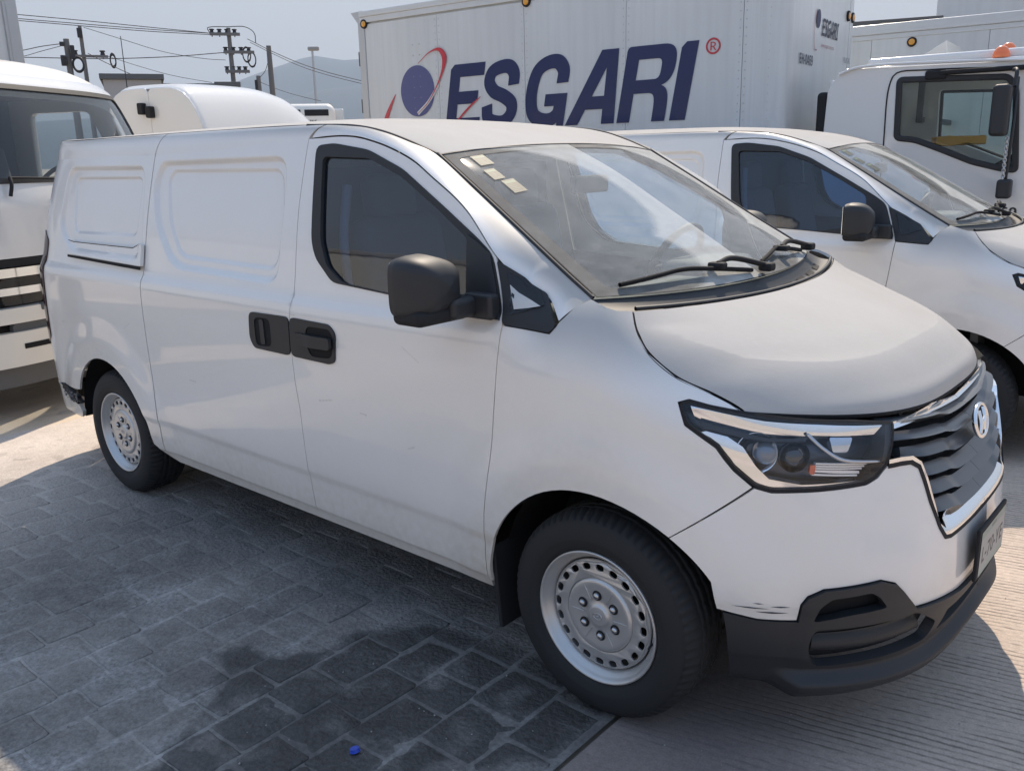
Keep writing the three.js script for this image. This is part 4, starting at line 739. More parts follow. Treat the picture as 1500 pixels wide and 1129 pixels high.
    add(n,merge(o,d),M.black);
  }
  for(const sd of [1,-1])add('mud_flap',rbox(.018,.30,.20,.006).rotateZ(.10).translate(2.772,.315,sd*.83),M.trimDark);
  add('floor_pan',merge(box(3.9,.10,1.0,1.45,.42,0),box(2.1,.12,1.70,1.57,.40,0),box(.30,.10,1.6,-.62,.46,0),box(.35,.12,1.1,3.72,.44,0),cyl([3.19,.345,-.8],[3.19,.345,.8],.05),cyl([0,.345,-.8],[0,.345,.8],.06)),M.trimDark);
  add('sill',both([[0.430,0.340],[0.430,0.368],[1.000,0.345],[2.740,0.345],[2.740,0.300],[0.600,0.295]],shell,{cell:.06,off:-.008,skirt:.02}),M.paint);
  // cabin
  const cab=add('cabin_trim',merge(box(.03,1.22,1.52,1.66,1.12,0),box(1.05,.03,1.62,2.18,.55,0),box(.04,.75,1.62,3.28,.85,0)),M.cabin);
  for(const sd of [1,-1])add('door_card',patch([[1.750,0.600],[2.800,0.600],[2.801,1.222],[1.749,1.270]],shell,{cell:.08,off:-.05,skirt:0}).scale(1,1,1),M.cabin).geometry=((g)=>sd>0?g:mirrored(g))(patch([[1.750,0.600],[2.800,0.600],[2.801,1.222],[1.749,1.270]],shell,{cell:.08,off:-.05,skirt:0}));
  add('dashboard',merge(rbox(.48,.10,1.50,.045,3.02,1.225,0).rotateZ(0),rbox(.36,.40,1.46,.08,2.98,1.02,0),rbox(.24,.09,.42,.04,2.84,1.285,-.38)),M.dash);
  for(const z of [.42,-.42]){
    const st=add('seat',merge(rbox(.50,.16,.50,.06,2.10,.86,z),rbox(.16,.66,.48,.07).rotateZ(.20).translate(1.83,1.20,z),rbox(.10,.20,.27,.05).rotateZ(.1).translate(1.755,1.60,z)),M.cloth);
    add('headrest_post',merge(cyl([1.77,1.44,z-.06],[1.76,1.55,z-.06],.008),cyl([1.77,1.44,z+.06],[1.76,1.55,z+.06],.008)),M.satin,st);
  }
  {
    const sw=add('steering_wheel',merge(new THREE.TorusGeometry(.185,.016,10,48),rbox(.16,.10,.05,.03,0,-.01,-.02),cyl([-.17,0,-.005],[0,0,-.02],.014),cyl([.17,0,-.005],[0,0,-.02],.014),cyl([0,-.17,-.005],[0,0,-.02],.016),cyl([0,0,-.03],[0,0,-.30],.035)).rotateY(-Math.PI/2).rotateZ(-.48).translate(2.66,1.285,-.40),M.trim);
  }
  add('rear_view_mirror',rbox(.03,.07,.24,.014,2.50,1.64,0),M.trimDark);
  // belt and pillar trim inside the near window
  add('seat_belt',tube([[1.83,1.66,.70],[1.86,1.45,.76],[1.92,1.20,.79],[1.95,.9,.78]],.018,20,6).scale(1,1,1),M.clothLight);
  // door mirrors
  const mir=sd=>{
    const prof=[];
    const seg=40,st=24,pos=[],idx=[],W=.118,Hh=.100;
    for(let j=0;j<=st;j++){const q=j/st;      // along x: from the glass side (back) to the domed front
      const x=-.055+.155*q,k=Math.pow(Math.max(0,1-Math.pow(clamp((q-.18)/.82),2.6)),.46)*(q<.18?.93+.07*q/.18:1);
      for(let i=0;i<=seg;i++){const a=i/seg*Math.PI*2,c=Math.cos(a),s=Math.sin(a),n=.42;
        let zz=Math.sign(c)*Math.pow(Math.abs(c),n)*W*k,yy=Math.sign(s)*Math.pow(Math.abs(s),n)*Hh*k;
        yy+=.014*(zz<0?-1:1)*0-.030*clamp(-zz/W)*(yy>0?yy/Hh:0);                // inner top corner drops towards the door
        pos.push(x,yy+.006,zz);}}
    for(let j=0;j<st;j++)for(let i=0;i<seg;i++){const a=j*(seg+1)+i;idx.push(a,a+seg+1,a+seg+2,a,a+seg+2,a+1);}
    const g=new THREE.BufferGeometry();g.setAttribute('position',new THREE.Float32BufferAttribute(pos,3));g.setIndex(idx);g.computeVertexNormals();
    return g;
  };
  for(const sd of [1,-1]){
    const side=g=>sd>0?g:mirrored(g);
    const C=[2.655,1.366,1.088];
    const m=add('door_mirror',side(mir().rotateY(.12).translate(...C)),M.trim);
    add('mirror_arm',side(merge(rbox(.085,.066,.15,.02,2.712,1.300,.992),rbox(.12,.082,.05,.014,2.757,1.300,.943))),M.trim,m);
    add('mirror_base',side(rbox(.13,.050,.225,.022,2.672,1.286,1.082)),M.trimDark,m);
    add('mirror_glass',side(rbox(.006,.16,.19,.003,C[0]-.052,C[1]+.006,C[2])),M.chrome,m);
  }
}
const thinShape=(pts,d=.003)=>new THREE.ExtrudeGeometry(new THREE.Shape(pts.map(p=>new THREE.Vector2(...p))),{depth:d,bevelEnabled:false,curveSegments:8});
function letterGeo(ch,f,x0,y0,x1,y1,slant,d=.003){ // one letter fitted to a box, leaning by slant
  const g=new THREE.ExtrudeGeometry(f.generateShapes(ch,1),{depth:d,bevelEnabled:false,curveSegments:10});g.computeBoundingBox();
  const b=g.boundingBox,a=g.attributes.position,h=y1-y0,w=x1-x0-Math.abs(slant*h);
  for(let i=0;i<a.count;i++){const u=(a.getX(i)-b.min.x)/(b.max.x-b.min.x),v=(a.getY(i)-b.min.y)/(b.max.y-b.min.y);a.setXYZ(i,x0+u*w+slant*v*h,y0+v*h,a.getZ(i));}
  g.computeVertexNormals();return g;
}
function swoosh(pts,w,d=.003){ // tapered ribbon along points
  const c=new THREE.CatmullRomCurve3(pts.map(p=>new V3(p[0],p[1],0))),L=[],R=[],N=64;
  for(let i=0;i<=N;i++){const t=i/N,p=c.getPoint(t),q=c.getTangent(t),h=w(t)/2;L.push([p.x-q.y*h,p.y+q.x*h]);R.push([p.x+q.y*h,p.y-q.x*h]);}
  return thinShape([...L,...R.reverse()],d);
}
const flatShape=(pts,holes=[],d=.05)=>{const s=new THREE.Shape(pts.map(p=>new THREE.Vector2(...p)));for(const h of holes)s.holes.push(new THREE.Path(h.map(p=>new THREE.Vector2(...p))));return new THREE.ExtrudeGeometry(s,{depth:d,bevelEnabled:true,bevelSize:.012,bevelThickness:.012,bevelSegments:2,curveSegments:8});};
function truckWheel(parent,x,z,r=.40,sd=1){
  const w=new THREE.Group();w.name='wheel';w.position.set(x,r,z);if(sd<0)w.rotation.y=Math.PI;parent.add(w);
  const L=p=>new THREE.LatheGeometry(p.map(q=>new THREE.Vector2(...q)),40).rotateX(Math.PI/2);
  mesh('tyre',L([[r*.56,-.22],[r*.9,-.23],[r,-.19],[r,-.03],[r*.9,0],[r*.6,0],[r*.56,-.02]]),M.rubber,w);
  mesh('rim',L([[.02,-.06],[r*.25,-.05],[r*.3,-.09],[r*.48,-.11],[r*.56,-.03],[r*.585,-.012],[r*.57,-.04]]),M.steel,w);
}
// --- box truck with the lettering ---
{
  const t=thing('box_truck','white box truck with blue lettering on its box, parked behind the second cargo van','box truck');
  t.rotation.y=6*Math.PI/180;t.position.set(1.5-1.5*Math.cos(t.rotation.y),0,-5.2+1.5*Math.sin(t.rotation.y));
  const add=(n,g,m,p=t)=>mesh(n,g,m,p);
  const X0=-4.33,X1=1.03,Y0=1.02,Y1=3.50,D=2.24,cr=.11;
  const core=add('box_body',hardBox(X0+.04,X1-.03,Y0,Y1-.03,-D+.03,-.03,.02),M.boxSkin);
  const seams=[X0+.09,-3.1,-1.88,-.64,.59,.85];
  for(let i=0;i<5;i++)add('side_panel',hardBox(seams[i]+.002,seams[i+1]-.002,Y0+.12,Y1-.13,-.032,-.003+.0015*(i%2),.003),M.boxSkin,core);
  const riv=[];for(const s of seams.slice(1))for(let y=Y0+.2;y<Y1-.15;y+=.075)for(const dx of (s>.8?[.0]:[-.03,.03]))riv.push(new THREE.SphereGeometry(.0065,6,4).scale(1,1,.5).translate(s+dx,y,-.001));
  for(let k=0;k<7;k++)for(const s of [-3.48,-3.38])riv.push(new THREE.SphereGeometry(.008,6,4).scale(1,1,.5).translate(s,2.35+.12*k,.002));
  structure(add('rivet',merge(riv),M.alu,core),'stuff');
  // rounded front corner post, front wall
  const post=new THREE.Shape();post.moveTo(0,0);post.lineTo(cr,0);post.absarc(cr-.0,-cr,cr,Math.PI/2,0,true);post.lineTo(cr+cr,-.22);post.lineTo(0,-.22);
  for(const sd of [0,1]){const g=new THREE.ExtrudeGeometry(post,{depth:Y1-Y0-.02,bevelEnabled:false,curveSegments:12}).rotateX(-Math.PI/2);
    // shape y -> -z after the turn: bring the outer face to z=0
    g.scale(1,1,-1);if(sd)g.scale(1,1,-1).translate(0,0,-D);
    const q=sd?g:g;q.translate(X1-2*cr,Y0+.01,0);add('corner_post',mirroredFix(q),M.boxSkin,core);}
  add('front_wall',hardBox(X1-.03,X1-.005,Y0+.02,Y1-.05,-D+.12,-.12,.004),M.boxSkin,core);
  add('top_rail',merge(hardBox(X0+.02,X1-.05,Y1-.11,Y1-.045,-.03,.014,.006),hardBox(X0+.02,X1-.05,Y1-.045,Y1+.02,-.06,.026,.01)),M.boxSkin);
  add('top_rail',hardBox(X0+.02,X1-.05,Y1-.11,Y1+.02,-D-.02,-D+.05,.008),M.alu);
  add('roof_panel',hardBox(X0+.02,X1-.04,Y1-.02,Y1+.012,-D+.03,-.03,.01),M.boxSkin);
  add('front_cap',hardBox(X1-.10,X1+.02,Y1-.16,Y1+.02,-D+.02,-.02,.04),M.boxSkin);
  const rf=add('rear_post',hardBox(X0-.02,X0+.09,Y0,Y1-.02,-.10,.008,.012),M.alu);add('rear_post',hardBox(X0-.02,X0+.09,Y0,Y1-.02,-D-.008,-D+.10,.012),M.alu);
  add('rear_hood',new THREE.ExtrudeGeometry(new THREE.Shape([[X0-.13,Y1+.02],[X0+.06,Y1+.03],[X0+.06,Y1-.03],[X0-.02,Y1-.11]].map(p=>new THREE.Vector2(...p))),{depth:D,bevelEnabled:false}).translate(0,0,-D),M.alu,rf);
  for(const y of [2.98,2.42,1.6])add('hinge',hardBox(X0-.055,X0-.018,y-.085,y+.085,-.06,-.01,.008),M.grey,rf);
  for(const [s,y,z,ry] of [[-4.24,3.375,.001,0],[-1.84,3.365,.001,0],[.60,3.37,.001,0],[1.028,3.13,-1.93,Math.PI/2],[1.028,3.13,-2.10,Math.PI/2]]){
    const g=new THREE.Group();g.name='marker_lamp';g.position.set(s,y,z);g.rotation.y=ry;t.add(g);
    mesh('lamp_ring',new THREE.CylinderGeometry(.052,.055,.018,24).rotateX(Math.PI/2).translate(0,0,.009),M.trimDark,g);
    mesh('lamp_lens',new THREE.SphereGeometry(.036,18,10,0,6.3,0,1.57).scale(1,.4,1).rotateX(Math.PI/2).translate(0,0,.016),M.amberLens,g);
  }
  // lettering
  const zl=.0025,lg=(g)=>g.translate(0,0,zl);
  const y0=2.068,y1=2.80,sl=.18;
  const shear=(g)=>{const p=g.attributes.position;for(let i=0;i<p.count;i++)p.setX(i,p.getX(i)+sl*(p.getY(i)-y0));g.computeVertexNormals();return lg(g);};
  const H=y1-y0,letter=(...gs)=>add('letter',shear(merge(gs)),M.navy);
  const stroke=(pts,w,d=.003)=>swoosh(pts,()=>w,d);
  letter(thinShape([[-3.03,y0],[-3.03,y1-.05],[-2.98,y1],[-2.54,y1],[-2.54,y1-.14],[-2.885,y1-.14],[-2.885,y1-.30],[-2.60,y1-.30],[-2.60,y1-.39],[-2.65,y1-.44],[-2.885,y1-.44],[-2.885,y0+.14],[-2.54,y0+.14],[-2.54,y0]]));
  letter(stroke([[-2.115,y1-.27],[-2.125,y1-.15],[-2.20,y1-.075],[-2.33,y1-.075],[-2.43,y1-.12],[-2.455,y1-.22],[-2.38,y1-.32],[-2.22,y1-.39],[-2.115,y1-.47],[-2.11,y0+.16],[-2.19,y0+.08],[-2.31,y0+.075],[-2.42,y0+.12],[-2.455,y0+.26]],.145));
  letter(stroke([[-1.475,y1-.29],[-1.48,y1-.16],[-1.56,y1-.075],[-1.69,y1-.075],[-1.80,y1-.14],[-1.85,y1-.28],[-1.85,y0+.26],[-1.80,y0+.13],[-1.69,y0+.072],[-1.57,y0+.072],[-1.49,y0+.13],[-1.468,y0+.25]],.145),thinShape([[-1.67,y0+.21],[-1.67,y0+.335],[-1.395,y0+.335],[-1.395,y0],[-1.48,y0],[-1.50,y0+.21]],.0042));
  { const s2=new THREE.Shape([[-1.37,y0],[-1.04,y1],[-.845,y1],[-.775,y0],[-.925,y0],[-.935,y0+.15],[-1.145,y0+.15],[-1.215,y0]].map(p=>new THREE.Vector2(...p)));s2.holes.push(new THREE.Path([[-.955,y1-.17],[-.938,y0+.28],[-1.085,y0+.28]].map(p=>new THREE.Vector2(...p))));letter(new THREE.ExtrudeGeometry(s2,{depth:.003,bevelEnabled:false})); }
  { const s2=new THREE.Shape();const V=(x,y,f='lineTo')=>s2[f](x,y);V(-.74,y0,'moveTo');V(-.74,y1-.05);s2.quadraticCurveTo(-.74,y1,-.69,y1);V(-.34,y1);s2.bezierCurveTo(-.20,y1,-.18,y1-.08,-.18,y1-.19);s2.bezierCurveTo(-.18,y1-.30,-.22,y1-.36,-.30,y1-.385);s2.bezierCurveTo(-.20,y1-.42,-.20,y1-.5,-.20,y0);V(-.345,y0);s2.bezierCurveTo(-.345,y1-.5,-.35,y1-.46,-.43,y1-.455);V(-.595,y1-.455);V(-.595,y0);
    const h2=new THREE.Path();h2.moveTo(-.595,y1-.325);h2.lineTo(-.595,y1-.13);h2.lineTo(-.39,y1-.13);h2.bezierCurveTo(-.33,y1-.13,-.33,y1-.17,-.33,y1-.225);h2.bezierCurveTo(-.33,y1-.30,-.34,y1-.325,-.40,y1-.325);h2.lineTo(-.595,y1-.325);s2.holes.push(h2);letter(new THREE.ExtrudeGeometry(s2,{depth:.003,bevelEnabled:false,curveSegments:10})); }
  letter(thinShape([[-.145,y0],[-.145,y1-.05],[-.10,y1],[.025,y1],[.025,y0]]));
  add('registered_mark',merge(new THREE.TorusGeometry(.066,.009,6,36).scale(1,1,.3).translate(.30,2.735,.004),letterGeo('R',fontR,.272,2.695,.332,2.772,0,.003).translate(0,0,zl)),M.logoRed);
  const globe=add('globe',new THREE.CylinderGeometry(1,1,.003,48).rotateX(Math.PI/2).scale(.262,.292,1).translate(-3.435,2.545,.0035),M.logoBlue);
  add('orbit_line',swoosh([[-3.40,2.855],[-3.22,2.965],[-3.07,2.985],[-3.0,2.90],[-3.02,2.78],[-3.13,2.58],[-3.28,2.40],[-3.44,2.285]],q=>.004+.055*Math.exp(-Math.pow((q-.42)/.17,2))+.01*Math.sin(3.14*q)).translate(0,0,.009),M.logoRed,globe);
  add('orbit_gap',swoosh([[-3.10,2.60],[-3.26,2.42],[-3.44,2.285]],q=>.03+.012*q).translate(0,0,.0065),M.boxSkin,globe);
  add('orbit_line',swoosh([[-3.785,2.53],[-3.86,2.42],[-3.95,2.27],[-3.99,2.14]],q=>.004+.085*q).translate(0,0,.004),M.logoRed,globe);
  add('orbit_line',swoosh([[-2.49,2.43],[-2.66,2.32],[-2.85,2.17]],q=>.004+.012*Math.sin(3.14*q)+.012*q).translate(0,0,.0095),M.logoRed,globe);
  // small print on the front wall
  const front=(name,w,h,z,y,draw)=>{const g=new THREE.PlaneGeometry(w,h).rotateY(Math.PI/2).translate(X1+.004,y,z);const tx=canvasTex(Math.round(w*520),Math.round(h*520),draw);add(name,g,S({map:tx,transparent:true,roughness:.45}));};
  front('front_logo',1.02,.52,-1.22,2.89,(g,w,h)=>{g.clearRect(0,0,w,h);g.fillStyle='#20264f';g.beginPath();g.ellipse(w*.15,h*.30,w*.065,h*.17,.2,0,7);g.fill();g.strokeStyle='#a0343c';g.lineWidth=5;g.beginPath();g.ellipse(w*.13,h*.45,w*.10,h*.42,.15,1.2,3.9);g.stroke();
    g.font='italic bold 120px sans-serif';g.textAlign='left';g.fillStyle='#2a2c40';g.save();g.translate(w*.27,h*.58);g.scale(.72,1);g.fillText('ESGARI',0,0);g.restore();g.fillStyle='#b0737a';g.font='26px sans-serif';g.fillText('www.esgari.com.mx',w*.28,h*.78);});
  front('fleet_number',.56,.16,-.53,2.595,(g,w,h)=>{g.clearRect(0,0,w,h);g.fillStyle='#4a4f5c';g.font='bold 62px sans-serif';g.textAlign='center';g.save();g.translate(w/2,h*.8);g.scale(.95,1.1);g.fillText('EH-0469',0,0);g.restore();});
  front('plate_print',.42,.14,-1.98,2.67,(g,w,h)=>{g.clearRect(0,0,w,h);g.fillStyle='#8e929c';g.font='40px sans-serif';g.textAlign='center';g.fillText('PLACAS',w/2,h*.6);});
  // chassis and axles
  add('chassis',merge(hardBox(X0+.2,3.0,.62,.92,-1.55,-1.35),hardBox(X0+.2,3.0,.62,.92,-.9,-.7),hardBox(X0+.1,X1,.92,1.03,-D+.1,-.08)),M.trimDark);
  for(const z of [-.06,-D+.06])truckWheel(t,-2.9,z,.42,z>-1?1:-1);
  for(const z of [-.12,-D+.14])truckWheel(t,2.35,z,.42,z>-1?1:-1);
  add('air_intake',merge(hardBox(1.27,1.38,1.45,2.26,-.42,-.12,.04),hardBox(1.30,1.46,2.12,2.2,-.30,-.16,.02)),M.trimDark);
  // cab
  const outline=[[1.37,1.0],[1.37,1.93],[1.385,2.26],[1.46,2.38],[1.60,2.43],[3.0,2.40],[3.08,2.32],[3.28,1.55],[3.34,1.30],[3.34,.62],[2.82,.62],[2.72,.9],[2.55,1.0],[2.1,1.0],[1.95,.8],[1.7,.8]];
  const win=cornered([[1.985,1.82],[1.97,2.335],[2.83,2.305],[2.90,2.20],[2.965,1.53],[2.85,1.545],[2.62,1.605],[2.35,1.72],[2.15,1.80]],.05);
  for(const [z,flip] of [[-.16,1],[-D+.08,-1]]){
    const w=add('cab_side',flatShape(outline,[win.slice().reverse()],.05).translate(0,0,z),M.cabWhite);
    add('window_seal',flatShape(win.map(p=>p),[cornered(inset(win,.026),.03,3).reverse()],.02).translate(0,0,z+(flip>0?.045:-.01)),M.seal,w);
    add('window_pane',new THREE.ShapeGeometry(new THREE.Shape(win.map(p=>new THREE.Vector2(...p)))).translate(0,0,z+.03),P({color:lin(.62,.72,.72),roughness:.02,transmission:1,thickness:0}),w);
    if(flip>0){
      add('door_gap',tube([[1.885,1.0,z+.066],[1.895,1.74,z+.066],[1.905,2.28,z+.066],[1.95,2.375,z+.066],[2.2,2.388,z+.066],[2.95,2.36,z+.066]],.006,60,5),M.trimDark,w);
      add('door_number',new THREE.PlaneGeometry(.33,.12).translate(2.87,1.205,z+.068),S({transparent:true,roughness:.5,map:canvasTex(256,96,(g,ww,h)=>{g.clearRect(0,0,ww,h);g.fillStyle='#23252b';g.font='bold 92px sans-serif';g.textAlign='center';g.fillText('0469',ww/2,84);})}),w);
      add('rain_visor',merge(hardBox(2.19,2.36,2.305,2.38,z+.05,z+.10,.02),hardBox(2.3,2.96,2.335,2.375,z+.05,z+.11,.018)),M.trimDark,w);
    }
  }
  add('cab_roof',merge(hardBox(1.50,3.02,2.40,2.45,-D+.12,-.14,.02),hardBox(1.66,2.98,2.44,2.53,-D+.35,-.26,.035)),M.cabWhite);
  add('drip_rail',tube([[1.47,2.40,-.085],[1.62,2.445,-.085],[2.4,2.44,-.085],[3.0,2.41,-.085]],.014,40,6),M.cabWhite);
  add('cab_back',merge(hardBox(1.38,1.42,.9,2.36,-D+.14,-.14)),M.cabWhite);
  add('cab_front',merge(hardBox(3.24,3.34,.62,1.42,-D+.14,-.14,.04),new THREE.PlaneGeometry(.01,.01).translate(3.2,1,-1)),M.cabWhite);
  add('windscreen',(()=>{const g=new THREE.PlaneGeometry(D-.3,.92);g.rotateY(Math.PI/2).rotateZ(.26).translate(3.20,1.86,-D/2);return g;})(),M.screen);
  add('cab_floor',merge(hardBox(1.42,3.3,.98,1.06,-D+.14,-.16),hardBox(2.95,3.25,1.0,1.5,-D+.16,-.18,.05),hardBox(1.46,1.66,1.1,1.95,-D+.3,-.3,.06)),M.cabin);
  add('seat',merge(hardBox(1.66,2.2,1.1,1.38,-.95,-.35,.07),rbox(.16,.75,.55,.06,1.72,1.7,-.65)),M.cloth);
  add('steering_wheel',new THREE.TorusGeometry(.24,.02,10,40).rotateY(Math.PI/2).rotateZ(-1.0).translate(2.72,1.60,-1.62),M.trim);
  const col=add('steering_column',cyl([2.72,1.6,-1.62],[3.0,1.2,-1.62],.04),M.trim);
  const ms=add('mirror',merge(rbox(.13,.40,.20,.035,2.82,2.02,.14),tube([[2.86,2.34,-.04],[2.90,2.32,.10],[2.90,2.2,.14]],.016,16,7),tube([[2.9,2.28,-.03],[2.915,1.9,.09],[2.90,1.42,.05]],.013,16,7)),M.trim);
  add('lower_mirror',rbox(.11,.155,.15,.025,2.90,1.40,.06),M.trim,ms);
  const chain=[];for(let k=0;k<16;k++)chain.push(new THREE.TorusGeometry(.017,.006,6,10).scale(.7,1,1).rotateY(k%2*1.57).translate(2.885-.0*k,1.80-.021*k,.10));
  add('mirror_chain',merge(chain),M.satin,ms);
  for(const [z,y] of [[-.20,2.475],[-.62,2.535]]){const b=add('roof_lamp',merge(new THREE.SphereGeometry(.062,20,12,0,6.3,0,1.6).scale(1,1.15,.8),new THREE.CylinderGeometry(.066,.07,.03,20).translate(0,-.01,0)).translate(2.74,y,z),M.amberGlow);}
  // things lying on the dashboard
  const v=mesh('safety_vest',(()=>{const g=new THREE.BoxGeometry(.42,.10,.34,12,4,10),a=g.attributes.position;for(let i=0;i<a.count;i++){a.setY(i,a.getY(i)*(.7+.6*fbm(a.getX(i)*6+3,a.getZ(i)*6,2))+.03*fbm(a.getX(i)*9,a.getZ(i)*9,4));}g.computeVertexNormals();return g;})(),S({color:lin(.70,.33,.02),roughness:.9}));
  v.position.set(2.25,1.80,-6.3);v.rotation.y=.4;v.userData={label:'crumpled orange yellow safety vest seen through the window of the box truck cab',category:'vest'};
  const sh=mesh('seat_cover',hardBox(0,.5,0,.6,-.2,.2,.1),M.cloth);sh.visible=true;sh.position.set(1.85,1.18,-6.3);sh.name='crate';sh.userData={};scene.remove(sh);
}
function mirroredFix(g){ // after a negative scale: turn the faces round again
  const q=g.toNonIndexed?g.index?g.toNonIndexed():g:g,p=q.attributes.position,ix=[];
  for(let i=0;i<p.count;i+=3)ix.push(i,i+2,i+1);const o=q.clone();o.setIndex(ix);const r=o.toNonIndexed();r.computeVertexNormals();return r;
}
// --- white box of a further truck ---
{
  const t=thing('box_truck','plain white box body with one amber lamp, behind the lettered box truck cab','box truck');
  t.rotation.y=6*Math.PI/180;t.position.set(1.5-1.5*Math.cos(t.rotation.y),0,-9+1.5*Math.sin(t.rotation.y));
  const add=(n,g,m,p=t)=>mesh(n,g,m,p);
  const c=add('box_body',hardBox(-3.6,3.2,1.0,3.17,-2.3,-.02,.02),M.boxSkin);
  for(let i=0;i<5;i++)add('side_panel',hardBox(-3.5+1.32*i,-3.5+1.32*(i+1)-.004,1.1,3.08,-.03,.002+.002*(i%2),.003),M.boxSkin,c);
  add('top_rail',merge(hardBox(-3.62,3.22,3.12,3.24,-.06,.025,.012),hardBox(-3.62,3.22,3.06,3.12,-.05,.012,.008)),M.boxSkin);
  add('side_rail',hardBox(-3.62,3.22,.95,1.08,-.05,.03,.012),M.alu);
  const l=add('marker_lamp',new THREE.CylinderGeometry(.055,.058,.02,20).rotateX(Math.PI/2).translate(.93,3.0,.012),M.trimDark);
  add('lamp_lens',new THREE.SphereGeometry(.038,16,8,0,6.3,0,1.57).scale(1,.4,1).rotateX(Math.PI/2).translate(.93,3.0,.022),M.amberLens,l);
  add('wind_deflector',(()=>{const s=new THREE.Shape([[0,0],[.30,.17],[.32,0]].map(p=>new THREE.Vector2(...p)));return new THREE.ExtrudeGeometry(s,{depth:.9,bevelEnabled:true,bevelSize:.01,bevelThickness:.01,bevelSegments:2}).translate(1.35,2.60,1.1);})(),M.cream);
  add('deflector_post',merge(hardBox(1.40,1.46,2.0,2.62,1.2,1.26),hardBox(1.40,1.46,2.0,2.62,1.8,1.86),hardBox(1.4,1.46,2.0,2.06,-.1,1.86)),M.grey);
  add('chassis',merge(hardBox(-3.4,4.6,.6,.95,-1.5,-1.3),hardBox(-3.4,4.6,.6,.95,-.9,-.7)),M.trimDark);
  for(const x of [-2.4,4.0])for(const z of [-.05,-2.2])truckWheel(t,x,z,.42,z>-1?1:-1);
  const cabO=[[3.4,.8],[3.4,2.2],[3.55,2.4],[4.7,2.4],[5.0,1.5],[5.05,.6]];
  add('cab',flatShape(cabO,[],2.1).translate(0,0,-2.15),M.cabWhite);
}
